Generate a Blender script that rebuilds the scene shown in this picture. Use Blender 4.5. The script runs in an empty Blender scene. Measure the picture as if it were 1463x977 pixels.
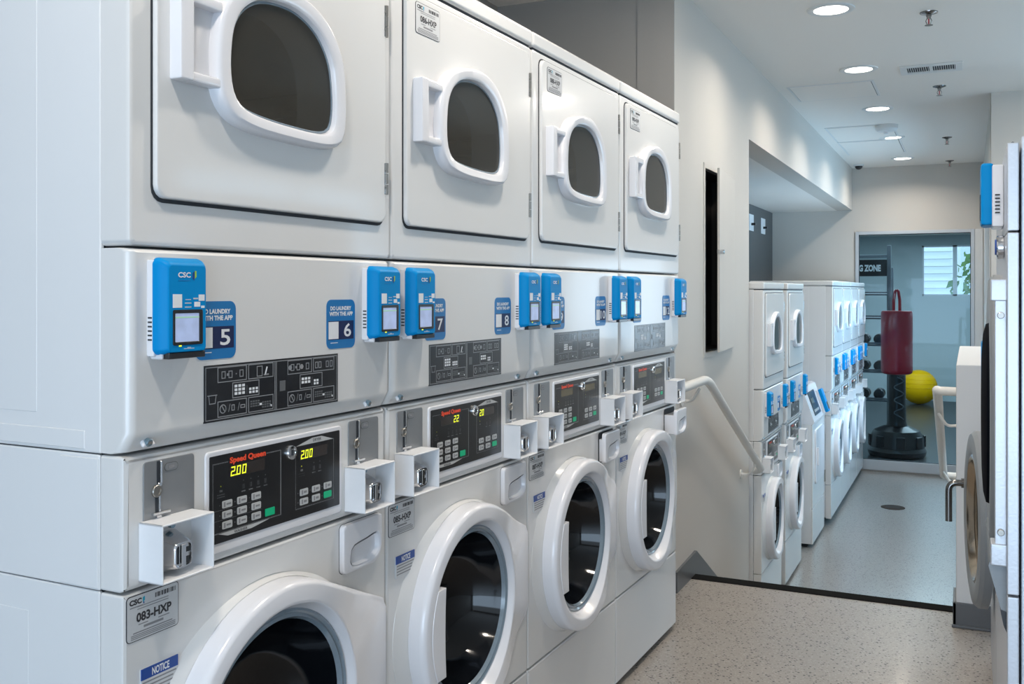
import bpy, bmesh, math, random
from mathutils import Vector, Matrix
random.seed(7)
scn = bpy.context.scene
COL = scn.collection
PI = math.pi

# ------------------------------------------------------------------ materials
MATS = {}
def mat(name, color, rough=0.5, metal=0.0, coat=0.0, emit=None, estr=0.0, bump=0.0, bscale=200.0, var=0.0, spec=0.5):
    if name in MATS: return MATS[name]
    m = bpy.data.materials.new(name); m.use_nodes = True
    nt = m.node_tree; b = nt.nodes['Principled BSDF']
    b.inputs['Base Color'].default_value = (*color, 1)
    b.inputs['Roughness'].default_value = rough
    b.inputs['Metallic'].default_value = metal
    b.inputs['Coat Weight'].default_value = coat
    b.inputs['Coat Roughness'].default_value = 0.08
    b.inputs['Specular IOR Level'].default_value = spec
    if emit:
        b.inputs['Emission Color'].default_value = (*emit, 1)
        b.inputs['Emission Strength'].default_value = estr
    if bump or var:
        tc = nt.nodes.new('ShaderNodeTexCoord'); n = nt.nodes.new('ShaderNodeTexNoise')
        n.inputs['Scale'].default_value = bscale; n.inputs['Detail'].default_value = 3
        nt.links.new(tc.outputs['Object'], n.inputs['Vector'])
        if bump:
            bp = nt.nodes.new('ShaderNodeBump'); bp.inputs['Strength'].default_value = bump; bp.inputs['Distance'].default_value = 0.002
            nt.links.new(n.outputs['Fac'], bp.inputs['Height']); nt.links.new(bp.outputs['Normal'], b.inputs['Normal'])
        if var:
            mx = nt.nodes.new('ShaderNodeMix'); mx.data_type = 'RGBA'
            mx.inputs[6].default_value = (*[c * (1 - var) for c in color], 1)
            mx.inputs[7].default_value = (*[min(1, c * (1 + var)) for c in color], 1)
            nt.links.new(n.outputs['Fac'], mx.inputs[0]); nt.links.new(mx.outputs[2], b.inputs['Base Color'])
    MATS[name] = m
    return m

ENAMEL = mat('white_enamel', (0.73, 0.725, 0.715), rough=0.26, coat=0.35, var=0.012, bscale=6)
CABSIDE = mat('white_cabinet_side', (0.76, 0.765, 0.77), rough=0.35, coat=0.1, var=0.012, bscale=5)
PLASTIC = mat('white_plastic', (0.78, 0.78, 0.81), rough=0.22, coat=0.3, var=0.01, bscale=8)
GUARD = mat('white_coated_metal', (0.80, 0.81, 0.83), rough=0.35, coat=0.1, var=0.03, bscale=30)
GAP = mat('dark_gap', (0.03, 0.035, 0.042), rough=0.8, var=0.2)  # black of slots and seals, also stands in for shaded gaps
BLACKP = mat('black_overlay', (0.006, 0.006, 0.007), rough=0.3, coat=0.3, var=0.2)
STICKBLK = mat('black_sticker', (0.012, 0.013, 0.016), rough=0.3, coat=0.35, var=0.2)
GREYLINE = mat('grey_ink', (0.27, 0.28, 0.29), rough=0.5, var=0.05)
FAINT = mat('faint_ink', (0.12, 0.125, 0.13), rough=0.5, var=0.05)
WHITEINK = mat('white_ink', (0.80, 0.82, 0.84), rough=0.5, var=0.03)
BTN = mat('grey_button', (0.52, 0.53, 0.53), rough=0.45, var=0.05)
GREEN = mat('green_button', (0.0, 0.30, 0.14), rough=0.4, emit=(0.0, 0.45, 0.2), estr=0.25, var=0.05)
RED = mat('red_ink', (0.62, 0.06, 0.02), rough=0.4, emit=(0.75, 0.06, 0.02), estr=0.25, var=0.05)
LED = mat('yellow_segment', (0.7, 0.75, 0.02), rough=0.5, emit=(0.75, 0.85, 0.03), estr=0.95, var=0.02)
DISP = mat('display_window', (0.035, 0.027, 0.025), rough=0.15, coat=0.5, var=0.1)
DISPLIT = mat('display_dim', (0.13, 0.11, 0.06), rough=0.2, coat=0.5, var=0.15)
STEELP = mat('grey_slide_plate', (0.30, 0.31, 0.32), rough=0.42, metal=0.5, var=0.05, bscale=40)
CHROME = mat('chrome', (0.72, 0.72, 0.73), rough=0.12, metal=1.0, var=0.05)
DULLMETAL = mat('dull_metal', (0.35, 0.33, 0.30), rough=0.35, metal=0.9, var=0.1)
SCREWM = mat('zinc_screw', (0.30, 0.42, 0.50), rough=0.3, metal=0.9, var=0.1)
BLUE = mat('blue_plastic', (0.0, 0.25, 0.60), rough=0.4, coat=0.0, spec=0.12, var=0.03, bscale=10)
STICKBLUE = mat('blue_sticker', (0.006, 0.17, 0.45), rough=0.4, coat=0.1, var=0.03)
NAVY = mat('navy_sticker', (0.004, 0.012, 0.075), rough=0.4, coat=0.1, var=0.05)
BLACKPL = mat('black_plastic', (0.01, 0.01, 0.012), rough=0.3, coat=0.2, var=0.2)
SCREENB = mat('lit_screen', (0.35, 0.42, 0.62), rough=0.15, emit=(0.40, 0.50, 0.75), estr=0.35, var=0.35, bscale=45)
SCREENG = mat('screen_green', (0.3, 0.55, 0.4), rough=0.15, emit=(0.35, 0.6, 0.35), estr=0.35, var=0.05)
LOGOG = mat('logo_green', (0.35, 0.55, 0.05), rough=0.5, var=0.05)
LOGON = mat('logo_navy', (0.01, 0.05, 0.25), rough=0.5, var=0.05)
LOGOT = mat('logo_teal', (0.0, 0.35, 0.50), rough=0.5, var=0.05)
LABELW = mat('label_silver', (0.60, 0.61, 0.62), rough=0.45, var=0.03)
INK = mat('black_ink', (0.03, 0.03, 0.035), rough=0.5, var=0.1)
GREYINK = mat('small_print', (0.25, 0.25, 0.26), rough=0.6, var=0.1)
NOTICEB = mat('notice_blue', (0.008, 0.06, 0.30), rough=0.45, var=0.05)
DRUM = mat('drum_steel', (0.72, 0.69, 0.63), rough=0.45, metal=0.3, var=0.15, bscale=12)
BOWL = mat('dark_glass_bowl', (0.004, 0.005, 0.007), rough=0.07, coat=0.0, var=0.3, spec=0.4)
MATTEBLK = mat('matte_black_glass', (0.004, 0.005, 0.008), rough=0.85, var=0.3, spec=0.04)
GASKET = mat('grey_gasket', (0.14, 0.15, 0.17), rough=0.35, coat=0.3, var=0.1)
CLEARRIM = mat('glass_rim', (0.20, 0.26, 0.31), rough=0.12, coat=0.6, var=0.1)
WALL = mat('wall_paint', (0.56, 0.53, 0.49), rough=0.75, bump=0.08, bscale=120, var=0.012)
WALLSHADED = mat('alcove_shaded_paint', (0.30, 0.295, 0.285), rough=0.8, bump=0.08, bscale=120, var=0.012)  # wall paint darkened to hold the shade of the unlit alcove
CEIL = mat('ceiling_paint', (0.80, 0.765, 0.72), rough=0.75, bump=0.05, bscale=150, var=0.01)
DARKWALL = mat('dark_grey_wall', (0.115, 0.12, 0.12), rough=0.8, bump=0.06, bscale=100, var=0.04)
BASEM = mat('grey_rubber_base', (0.105, 0.11, 0.118), rough=0.4, var=0.05)
NOSE = mat('black_nosing', (0.012, 0.012, 0.012), rough=0.9, bump=0.2, bscale=300, var=0.2, spec=0.03)
RAIL = mat('painted_rail', (0.74, 0.72, 0.68), rough=0.35, coat=0.15, var=0.02)
TRIMW = mat('white_trim', (0.68, 0.685, 0.68), rough=0.5, var=0.02)
ALU = mat('aluminium_frame', (0.52, 0.55, 0.58), rough=0.4, metal=0.35, var=0.03)
STEEL = mat('brushed_steel', (0.60, 0.62, 0.66), rough=0.36, metal=0.45, bump=0.15, bscale=160, var=0.06)
GREYRING = mat('grey_door_ring', (0.26, 0.28, 0.295), rough=0.42, metal=0.15, var=0.05)
BRONZE = mat('warm_steel', (0.46, 0.38, 0.29), rough=0.2, metal=1.0, var=0.12, bscale=10)
DARKCHROME = mat('dark_chrome', (0.22, 0.21, 0.20), rough=0.18, metal=1.0, var=0.1)
DARKBRONZE = mat('dark_bronze', (0.045, 0.035, 0.028), rough=0.75, metal=0.0, spec=0.1, var=0.2)
LENS = mat('lit_lens', (1, 1, 1), rough=0.5, emit=(1.0, 0.95, 0.87), estr=6.0)
BAGRED = mat('red_vinyl', (0.48, 0.010, 0.030), rough=0.32, coat=0.08, var=0.08, bscale=6)
BALLY = mat('yellow_vinyl', (1.0, 0.53, 0.0), rough=0.5, coat=0.0, var=0.04, spec=0.2)
GYMFLOOR = mat('rubber_floor', (0.022, 0.025, 0.028), rough=0.33, var=0.12, bscale=40)
GYMWALL = mat('gym_wall_paint', (0.50, 0.56, 0.58), rough=0.8, var=0.02, bscale=4)
RACKM = mat('grey_rack_metal', (0.16, 0.18, 0.20), rough=0.4, metal=0.4, var=0.08)
SIDING = mat('white_siding_glow', (0.85, 0.86, 0.88), rough=0.6, emit=(0.9, 0.93, 1.0), estr=0.55, var=0.02)  # glow in the colour stands in for daylight on the boards
LEAF = mat('leaf_green', (0.16, 0.30, 0.09), rough=0.6, emit=(0.2, 0.35, 0.1), estr=0.15, var=0.35, bscale=9)  # faint glow stands in for daylight on the leaves
DIRT = mat('outdoor_ground', (0.25, 0.26, 0.18), rough=0.9, var=0.2, bscale=3)

def glass_mat(name, tint, gloss=(1, 1, 1), fac=0.12, inner_light=None):
    m = bpy.data.materials.new(name); m.use_nodes = True; nt = m.node_tree
    nt.nodes.remove(nt.nodes['Principled BSDF']); out = nt.nodes['Material Output']
    t = nt.nodes.new('ShaderNodeBsdfTransparent'); t.inputs[0].default_value = (*tint, 1)
    g = nt.nodes.new('ShaderNodeBsdfGlossy'); g.inputs['Roughness'].default_value = 0.02; g.inputs[0].default_value = (*gloss, 1)
    lw = nt.nodes.new('ShaderNodeLayerWeight'); lw.inputs['Blend'].default_value = fac
    mx = nt.nodes.new('ShaderNodeMixShader')
    body = t.outputs[0]
    if inner_light:
        d = nt.nodes.new('ShaderNodeBsdfDiffuse'); d.inputs[0].default_value = (*inner_light, 1)
        m2 = nt.nodes.new('ShaderNodeMixShader'); m2.inputs[0].default_value = .30
        nt.links.new(t.outputs[0], m2.inputs[1]); nt.links.new(d.outputs[0], m2.inputs[2]); body = m2.outputs[0]
    nt.links.new(lw.outputs['Fresnel'], mx.inputs[0]); nt.links.new(body, mx.inputs[1]); nt.links.new(g.outputs[0], mx.inputs[2])
    nt.links.new(mx.outputs[0], out.inputs['Surface'])
    return m
DRYGLASS = glass_mat('tinted_door_glass', (0.70, 0.68, 0.62), fac=0.22, inner_light=(.13, .122, .105))  # diffuse part stands in for room light inside the drum
PANE = glass_mat('blue_window_film', (0.76, 0.89, 0.95), fac=0.18)
CLEAR = glass_mat('clear_window_glass', (0.9, 0.95, 0.98), fac=0.15)

def terrazzo(name, base, dark, light, rough):
    m = bpy.data.materials.new(name); m.use_nodes = True; nt = m.node_tree; b = nt.nodes['Principled BSDF']
    tc = nt.nodes.new('ShaderNodeTexCoord')
    def vor(scale, lo, hi, col_in, col):
        mp = nt.nodes.new('ShaderNodeMapping'); mp.inputs['Rotation'].default_value = (0.3, 0.2, scale)
        v = nt.nodes.new('ShaderNodeTexVoronoi'); v.inputs['Scale'].default_value = scale
        nt.links.new(tc.outputs['Object'], mp.inputs[0]); nt.links.new(mp.outputs[0], v.inputs['Vector'])
        sp = nt.nodes.new('ShaderNodeSeparateColor'); nt.links.new(v.outputs['Color'], sp.inputs[0])
        r = nt.nodes.new('ShaderNodeMath'); r.operation = 'GREATER_THAN'; r.inputs[1].default_value = lo
        nt.links.new(sp.outputs[0], r.inputs[0])
        d = nt.nodes.new('ShaderNodeMath'); d.operation = 'LESS_THAN'; d.inputs[1].default_value = hi
        nt.links.new(v.outputs['Distance'], d.inputs[0])
        k = nt.nodes.new('ShaderNodeMath'); k.operation = 'MULTIPLY'
        nt.links.new(r.outputs[0], k.inputs[0]); nt.links.new(d.outputs[0], k.inputs[1])
        mx = nt.nodes.new('ShaderNodeMix'); mx.data_type = 'RGBA'; mx.inputs[7].default_value = (*col, 1)
        nt.links.new(k.outputs[0], mx.inputs[0])
        if isinstance(col_in, tuple): mx.inputs[6].default_value = (*col_in, 1)
        else: nt.links.new(col_in, mx.inputs[6])
        return mx.outputs[2]
    c = vor(95, 0.55, 0.38, base, tuple(x * 0.80 for x in base))
    c = vor(120, 0.60, 0.36, c, light)
    c = vor(100, 0.80, 0.36, c, tuple(x * 0.40 for x in base))
    c = vor(84, 0.83, 0.36, c, dark)
    n = nt.nodes.new('ShaderNodeTexNoise'); n.inputs['Scale'].default_value = 1.2; n.inputs['Detail'].default_value = 4
    nt.links.new(tc.outputs['Object'], n.inputs['Vector'])
    mx = nt.nodes.new('ShaderNodeMix'); mx.data_type = 'RGBA'; mx.blend_type = 'MULTIPLY'; mx.inputs[0].default_value = 1
    rp = nt.nodes.new('ShaderNodeMapRange'); rp.inputs['To Min'].default_value = 0.88; rp.inputs['To Max'].default_value = 1.08
    nt.links.new(n.outputs['Fac'], rp.inputs['Value']); nt.links.new(c, mx.inputs[6]); nt.links.new(rp.outputs[0], mx.inputs[7])
    nt.links.new(mx.outputs[2], b.inputs['Base Color'])
    b.inputs['Roughness'].default_value = rough; b.inputs['Coat Weight'].default_value = 0.15; b.inputs['Coat Roughness'].default_value = 0.12
    return m
FLOORA = terrazzo('terrazzo_floor', (0.315, 0.282, 0.25), (0.03, 0.026, 0.024), (0.41, 0.375, 0.34), 0.33)
FLOORB = terrazzo('terrazzo_cool_lit_floor', (0.285, 0.28, 0.27), (0.06, 0.055, 0.05), (0.36, 0.355, 0.34), 0.28)  # same terrazzo, cooler base carries the cool light of the lower level

# ------------------------------------------------------------------ mesh builder
TEXT = {}
def text_geo(s, bold):
    k = (s, bold)
    if k not in TEXT:
        cu = bpy.data.curves.new('t', 'FONT'); cu.body = s; cu.resolution_u = 3; cu.offset = bold
        o = bpy.data.objects.new('t', cu); COL.objects.link(o)
        dg = bpy.context.evaluated_depsgraph_get(); dg.update()
        me = bpy.data.meshes.new_from_object(o.evaluated_get(dg))
        vs = [(v.co.x, v.co.y) for v in me.vertices]; fs = [tuple(p.vertices) for p in me.polygons]
        bpy.data.objects.remove(o); bpy.data.curves.remove(cu); bpy.data.meshes.remove(me)
        x0 = min(v[0] for v in vs); x1 = max(v[0] for v in vs); y0 = min(v[1] for v in vs); y1 = max(v[1] for v in vs)
        TEXT[k] = ([((x - x0) / (x1 - x0), (y - y0) / (y1 - y0)) for x, y in vs], fs)
    return TEXT[k]

MESHCACHE = {}
class MB:
    def __init__(s): s.bm = bmesh.new(); s.mats = []
    def mi(s, m):
        if m not in s.mats: s.mats.append(m)
        return s.mats.index(m)
    def merge(s, t, m):
        i = s.mi(m); mp = {}
        for v in t.verts: mp[v] = s.bm.verts.new(v.co)
        for f in t.faces:
            try:
                nf = s.bm.faces.new([mp[v] for v in f.verts]); nf.material_index = i
            except ValueError: pass
        t.free()
    def box(s, p0, p1, m, bev=0.0, seg=2, M=None):
        t = bmesh.new(); bmesh.ops.create_cube(t, size=1)
        for v in t.verts:
            v.co = Vector([(p0[k] + p1[k]) / 2 + v.co[k] * (p1[k] - p0[k]) for k in range(3)])
        if bev: bmesh.ops.bevel(t, geom=t.edges[:], offset=bev, segments=seg, profile=0.5, affect='EDGES', clamp_overlap=True)
        if M: bmesh.ops.transform(t, matrix=M, verts=t.verts)
        s.merge(t, m)
    def loft(s, rings, m, cap0=False, cap1=False):
        t = bmesh.new(); R = [[t.verts.new(p) for p in r] for r in rings]; n = len(R[0])
        for a, b in zip(R, R[1:]):
            for i in range(n):
                j = (i + 1) % n
                t.faces.new((a[i], a[j], b[j], b[i]))
        if cap0: t.faces.new(R[0][::-1])
        if cap1: t.faces.new(R[-1])
        s.merge(t, m)
    def plate(s, outline, x0, x1, m, bev=0.0, holes=(), back=True, offf=None):
        """prism of an outline in the y-z plane, from x0 (back) to x1 (front)"""
        t = bmesh.new()
        def ring(pts, x): return [t.verts.new((x, a, b)) for a, b in pts]
        def side(a, b):
            n = len(a)
            for i in range(n):
                j = (i + 1) % n; t.faces.new((a[i], a[j], b[j], b[i]))
        def edges(r):
            return [t.edges.get((r[i], r[(i + 1) % len(r)])) or t.edges.new((r[i], r[(i + 1) % len(r)])) for i in range(len(r))]
        o0 = ring(outline, x0)
        fr = []
        if bev:
            o1 = ring(outline, x1 - bev); om = ring(inset(outline, bev * 0.3), x1 - bev * 0.3); o2 = ring(inset(outline, bev), x1)
            side(o0, o1); side(o1, om); side(om, o2); f = o2
        else:
            f = ring(outline, x1); side(o0, f)
        fe = edges(f); be = edges(o0)
        for h in holes:
            h0 = ring(h, x0)
            if bev:
                h1 = ring(h, x1 - bev); h2 = ring(inset(h, -bev), x1); side(h1, h0); side(h2, h1); hf = h2
            else:
                hf = ring(h, x1); side(hf, h0)
            fe += edges(hf); be += edges(h0)
        bmesh.ops.triangle_fill(t, use_beauty=True, use_dissolve=False, edges=fe, normal=(1, 0, 0))
        if back: bmesh.ops.triangle_fill(t, use_beauty=True, use_dissolve=False, edges=be, normal=(-1, 0, 0))
        s.merge(t, m)
    def cyl(s, p0, p1, r0, m, r1=None, n=20, bev=0):
        r1 = r0 if r1 is None else r1
        p0 = Vector(p0); p1 = Vector(p1); d = (p1 - p0).normalized()
        a = d.orthogonal().normalized(); b = d.cross(a)
        def ring(c, r): return [c + a * r * math.cos(2 * PI * i / n) + b * r * math.sin(2 * PI * i / n) for i in range(n)]
        if bev:
            s.loft([ring(p0, r0 - bev), ring(p0 + d * bev, r0), ring(p1 - d * bev, r1), ring(p1, r1 - bev)], m, True, True)
        else: s.loft([ring(p0, r0), ring(p1, r1)], m, True, True)
    def lathe(s, prof, m, axis='z', c=(0, 0, 0), n=32, cap0=False, cap1=False):
        rings = []
        for r, h in prof:
            ring = []
            for i in range(n):
                a = 2 * PI * i / n; u = r * math.cos(a); v = r * math.sin(a)
                if axis == 'z': p = (c[0] + u, c[1] + v, c[2] + h)
                elif axis == 'x': p = (c[0] + h, c[1] + u, c[2] + v)
                else: p = (c[0] + v, c[1] + h, c[2] + u)
                ring.append(p)
            rings.append(ring)
        s.loft(rings, m, cap0, cap1)
    def tube(s, pts, r, m, n=12, caps=True):
        pts = [Vector(p) for p in pts]; rings = []; prev = None
        for i, p in enumerate(pts):
            if i == 0: d = pts[1] - p
            elif i == len(pts) - 1: d = p - pts[i - 1]
            else: d = (p - pts[i - 1]).normalized() + (pts[i + 1] - p).normalized()
            d.normalize()
            if prev is None: a = d.orthogonal().normalized()
            else: a = (prev - d * prev.dot(d)).normalized()
            prev = a; b = d.cross(a)
            rings.append([p + a * r * math.cos(2 * PI * k / n) + b * r * math.sin(2 * PI * k / n) for k in range(n)])
        s.loft(rings, m, caps, caps)
    def sphere(s, c, r, m, seg=32, sc=(1, 1, 1)):
        t = bmesh.new(); bmesh.ops.create_uvsphere(t, u_segments=seg, v_segments=seg // 2, radius=r)
        for v in t.verts: v.co = Vector((v.co.x * sc[0] + c[0], v.co.y * sc[1] + c[1], v.co.z * sc[2] + c[2]))
        s.merge(t, m)
    # flat graphics on a plane x = const
    def rect(s, a0, b0, a1, b1, x, m, t=0.0004):
        s.box((x - 0.001, a0, b0), (x + t, a1, b1), m)
    def quad(s, pts, x, m):
        i = s.mi(m); f = s.bm.faces.new([s.bm.verts.new((x, a, b)) for a, b in pts]); f.material_index = i
    def frame(s, a0, b0, a1, b1, w, x, m):
        s.rect(a0, b0, a1, b0 + w, x, m); s.rect(a0, b1 - w, a1, b1, x, m)
        s.rect(a0, b0 + w, a0 + w, b1 - w, x, m); s.rect(a1 - w, b0 + w, a1, b1 - w, x, m)
    def text(s, body, a0, b0, a1, b1, x, m, bold=0.0, M=None):
        vs, fs = text_geo(body, bold); i = s.mi(m)
        V = []
        for u, v in vs:
            p = Vector((x, a0 + (a1 - a0) * u, b0 + (b1 - b0) * v))
            V.append(s.bm.verts.new(M @ p if M else p))
        for f in fs:
            try:
                nf = s.bm.faces.new([V[k] for k in f]); nf.material_index = i
            except ValueError: pass
    def digits(s, body, a0, b0, w, h, gap, x, m):
        SEG = {'0': 'abcdef', '1': 'bc', '2': 'abged', '3': 'abgcd', '4': 'fgbc', '5': 'afgcd', '6': 'afgedc', '7': 'abc', '8': 'abcdefg', '9': 'abcdfg', ' ': ''}
        t = h * 0.14
        for ch in body:
            if ch == '.':
                s.quad([(a0 - gap * .7, b0), (a0 - gap * .7 + t, b0), (a0 - gap * .7 + t, b0 + t), (a0 - gap * .7, b0 + t)], x, m); continue
            for sg in SEG[ch]:
                r = {'a': (0, h - t, w, h), 'd': (0, 0, w, t), 'g': (t * .6, h / 2 - t / 2, w - t * .6, h / 2 + t / 2), 'f': (0, h / 2, t, h), 'b': (w - t, h / 2, w, h), 'e': (0, 0, t, h / 2), 'c': (w - t, 0, w, h / 2)}[sg]
                sk = lambda z: z * 0.12
                s.quad([(a0 + r[0] + sk(r[1]), b0 + r[1]), (a0 + r[2] + sk(r[1]), b0 + r[1]), (a0 + r[2] + sk(r[3]), b0 + r[3]), (a0 + r[0] + sk(r[3]), b0 + r[3])], x, m)
            a0 += w + gap
    def mesh(s, name, smooth=True, ang=35, shift=None):
        bm = s.bm
        if shift: bmesh.ops.translate(bm, vec=shift, verts=bm.verts)
        closed = [f for f in bm.faces]
        bmesh.ops.recalc_face_normals(bm, faces=closed) if getattr(s, 'recalc', True) else None
        for e in bm.edges:
            if len(e.link_faces) == 2:
                e.smooth = e.calc_face_angle(0) < math.radians(ang)
            else: e.smooth = False
        for f in bm.faces: f.smooth = smooth
        me = bpy.data.meshes.new(name); bm.to_mesh(me); bm.free()
        for m in s.mats: me.materials.append(m)
        return me

def link(name, me, parent=None, loc=(0, 0, 0), rotz=0.0, label=None, cat=None, group=None, kind=None):
    o = bpy.data.objects.new(name, me); COL.objects.link(o); o.location = loc; o.rotation_euler = (0, 0, rotz)
    if parent: o.parent = parent
    if me is not None:
        wn = o.modifiers.new('WeightedNormal', 'WEIGHTED_NORMAL'); wn.keep_sharp = True; wn.weight = 100
    for k, v in (('label', label), ('category', cat), ('group', group), ('kind', kind)):
        if v: o[k] = v
    return o
def build(name, mb, parent=None, key=None, **kw):
    me = mb.mesh(name)
    if key: MESHCACHE[key] = me
    return link(name, me, parent, **kw)
def cached(name, key, fn, parent, **kw):
    if key not in MESHCACHE:
        mb = MB(); fn(mb); MESHCACHE[key] = mb.mesh(name)
    return link(name, MESHCACHE[key], parent, **kw)
def thing(name, label, cat, loc=(0, 0, 0), rotz=0.0, group=None, kind=None):
    return link(name, None, None, loc, rotz, label, cat, group, kind)
def struct(name, mb, parent=None): return build(name, mb, parent, kind='structure' if not parent else None)

# ------------------------------------------------------------------ outline helpers
def inset(p, d):
    n = len(p); A = sum(p[i][0] * p[(i + 1) % n][1] - p[(i + 1) % n][0] * p[i][1] for i in range(n)); sg = 1 if A > 0 else -1
    out = []
    for i in range(n):
        x0, y0 = p[i - 1]; x1, y1 = p[i]; x2, y2 = p[(i + 1) % n]
        e1 = Vector((x1 - x0, y1 - y0)).normalized(); e2 = Vector((x2 - x1, y2 - y1)).normalized()
        n1 = Vector((-e1.y, e1.x)) * sg; n2 = Vector((-e2.y, e2.x)) * sg
        b = (n1 + n2)
        if b.length < 1e-6: b = n1.copy()
        b.normalize(); k = d / max(0.35, b.dot(n1)); out.append((x1 + b.x * k, y1 + b.y * k))
    return out
def rrect(a0, b0, a1, b1, r, n=5):
    if not isinstance(r, (tuple, list)): r = (r,) * 4   # bl, br, tr, tl
    out = []
    for (cx, cy, t0, rr) in ((a0 + r[0], b0 + r[0], PI, r[0]), (a1 - r[1], b0 + r[1], 1.5 * PI, r[1]), (a1 - r[2], b1 - r[2], 0, r[2]), (a0 + r[3], b1 - r[3], 0.5 * PI, r[3])):
        if rr <= 0: out.append((cx, cy)); continue
        for i in range(n + 1):
            t = t0 + i * PI / 2 / n; out.append((cx + rr * math.cos(t), cy + rr * math.sin(t)))
    return out
def circ(cx, cy, r, n=64): return [(cx + r * math.cos(2 * PI * i / n), cy + r * math.sin(2 * PI * i / n)) for i in range(n)]
def by_angle(poly, c, n):
    out = []; m = len(poly)
    for i in range(n):
        t = 2 * PI * i / n; d = (math.cos(t), math.sin(t)); best = 0
        for k in range(m):
            ax, ay = poly[k][0] - c[0], poly[k][1] - c[1]; bx, by = poly[(k + 1) % m][0] - c[0], poly[(k + 1) % m][1] - c[1]
            den = d[0] * (by - ay) - d[1] * (bx - ax)
            if abs(den) < 1e-12: continue
            rr = (ax * (by - ay) - ay * (bx - ax)) / den; u = (ax * d[1] - ay * d[0]) / den
            if rr > 0 and -1e-9 <= u <= 1 + 1e-9: best = max(best, rr)
        out.append((c[0] + d[0] * best, c[1] + d[1] * best))
    return out
def catmull(pts, k=6):
    n = len(pts); out = []
    for i in range(n):
        p0, p1, p2, p3 = pts[i - 1], pts[i], pts[(i + 1) % n], pts[(i + 2) % n]
        for j in range(k):
            t = j / k
            out.append(tuple(0.5 * (2 * p1[q] + (p2[q] - p0[q]) * t + (2 * p0[q] - 5 * p1[q] + 4 * p2[q] - p3[q]) * t * t + (3 * p1[q] - p0[q] - 3 * p2[q] + p3[q]) * t ** 3) for q in (0, 1)))
    return out
def hull(pts):
    pts = sorted(set(pts))
    def half(ps):
        h = []
        for p in ps:
            while len(h) > 1 and (h[-1][0] - h[-2][0]) * (p[1] - h[-2][1]) - (h[-1][1] - h[-2][1]) * (p[0] - h[-2][0]) <= 0: h.pop()
            h.append(p)
        return h
    a = half(pts); b = half(pts[::-1]); return a[:-1] + b[:-1]

# ------------------------------------------------------------------ stacked washer dryer
W = 0.683
XW = -0.012          # face of the washer half
DS = 0.013           # its graphics sit a touch further along
DC = (0.310, 0.585)  # centre of the washer door

def cabinet(mb):
    X0 = -0.70
    for z0, z1, xf in ((0.03, 0.8915, -0.06), (0.893, 1.0935, -0.06), (1.0955, 1.994, -0.058)):
        for y0, y1 in ((0.0, 0.008), (W - 0.010, W - 0.002)): mb.box((X0, y0, z0), (xf, y1, z1), CABSIDE, 0.002, 1)
        mb.box((X0, 0.008, z0), (X0 + 0.01, W - 0.01, z1), CABSIDE)
    mb.box((X0 + .01, .008, .03), (-.07, W - .01, .05), GAP); mb.box((X0 + .01, .008, 1.08), (-.07, W - .01, 1.11), GAP)
    # pressed flanges and seams of the side sheets
    mb.box((X0, -0.0015, 1.100), (-0.09, 0.001, 1.128), CABSIDE, 0.0012, 1)
    mb.box((X0, -0.0006, 1.150), (-0.196, 0.001, 1.98), CABSIDE, 0.0005, 1)
    mb.box((-0.143, -0.0015, 0.896), (-0.062, 0.001, 1.088), CABSIDE, 0.001, 1)
    mb.box((X0, -0.0006, 0.06), (-0.215, 0.001, 0.842), CABSIDE, 0.0005, 1)
    # dark strips put in for the shade in the panel gaps
    mb.box((-0.066, 0.01, 0.03), (-0.060, W - 0.012, 0.318), GAP)
    mb.box((-0.066, 0.01, 0.872), (-0.060, W - 0.012, 1.11), GAP)
    mb.box((-0.066, 0.01, 1.11), (-0.060, W - 0.012, 1.46), GAP)
    mb.box((-0.066, 0.01, 1.965), (-0.060, W - 0.012, 1.99), GAP)
    mb.box((-0.55, 0.03, 0.0), (-0.09, W - 0.03, 0.03), GAP)      # plinth and feet
def rr_panel(mb, z0, z1, xf, m, holes=(), back=-0.058, r=0.008, bev=0.009):
    mb.plate(rrect(0.001, z0, W - 0.003, z1, r, 3), back, xf, m, bev, holes, back=False)
def washer_lower(mb): rr_panel(mb, 0.022, 0.306, XW, ENAMEL, r=0.004, bev=0.006)
def washer_front(mb):
    R = 0.250
    rr_panel(mb, 0.309, 0.8905, XW, ENAMEL, [circ(DC[0], DC[1], R, 72)], r=0.004, bev=0.006)
    def el(ry, rz, x): return [(x, DC[0] + ry * math.cos(2 * PI * k / 96), DC[1] + rz * math.sin(2 * PI * k / 96)) for k in range(96)]
    mb.loft([el(.290, .254, XW - .002), el(.288, .252, XW + .0012), el(.254, .2505, XW + .014), el(.249, .2495, XW + .0145), el(.246, .246, XW + .004), el(.215, .215, XW - .002)], ENAMEL)
    mb.plate(rrect(.5189, .7859, .6531, .8831, (.011, .035, .009, .011), 5), XW - .002, XW + .0005, GAP, 0)
def console(mb): rr_panel(mb, 0.8935, 1.0935, XW, ENAMEL, r=0.005, bev=0.010); mb.plate(rrect(0.150 + DS, 0.908, 0.512 + DS, 1.076, 0.008, 3), XW - .002, XW + 0.0035, PLASTIC, 0.003)
def dryer_lower(mb):
    prof = [(-0.058, 1.0965), (-0.024, 1.0965), (-0.016, 1.099), (0.0, 1.128), (0.0, 1.392), (-0.003, 1.396), (-0.009, 1.3985), (-0.058, 1.3985)]
    ys = [(0.001, 0.014), (0.004, 0.006), (0.010, 0.0015), (0.016, 0.0)]
    ys = ys + [(W - 0.002 - a, b) for a, b in ys[::-1]]
    rings = []
    for y, d in ys:
        rings.append([(min(x, x - d if x > -0.05 else x), y, z) for x, z in prof])
    mb.loft(rings, ENAMEL, True, True)
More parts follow.
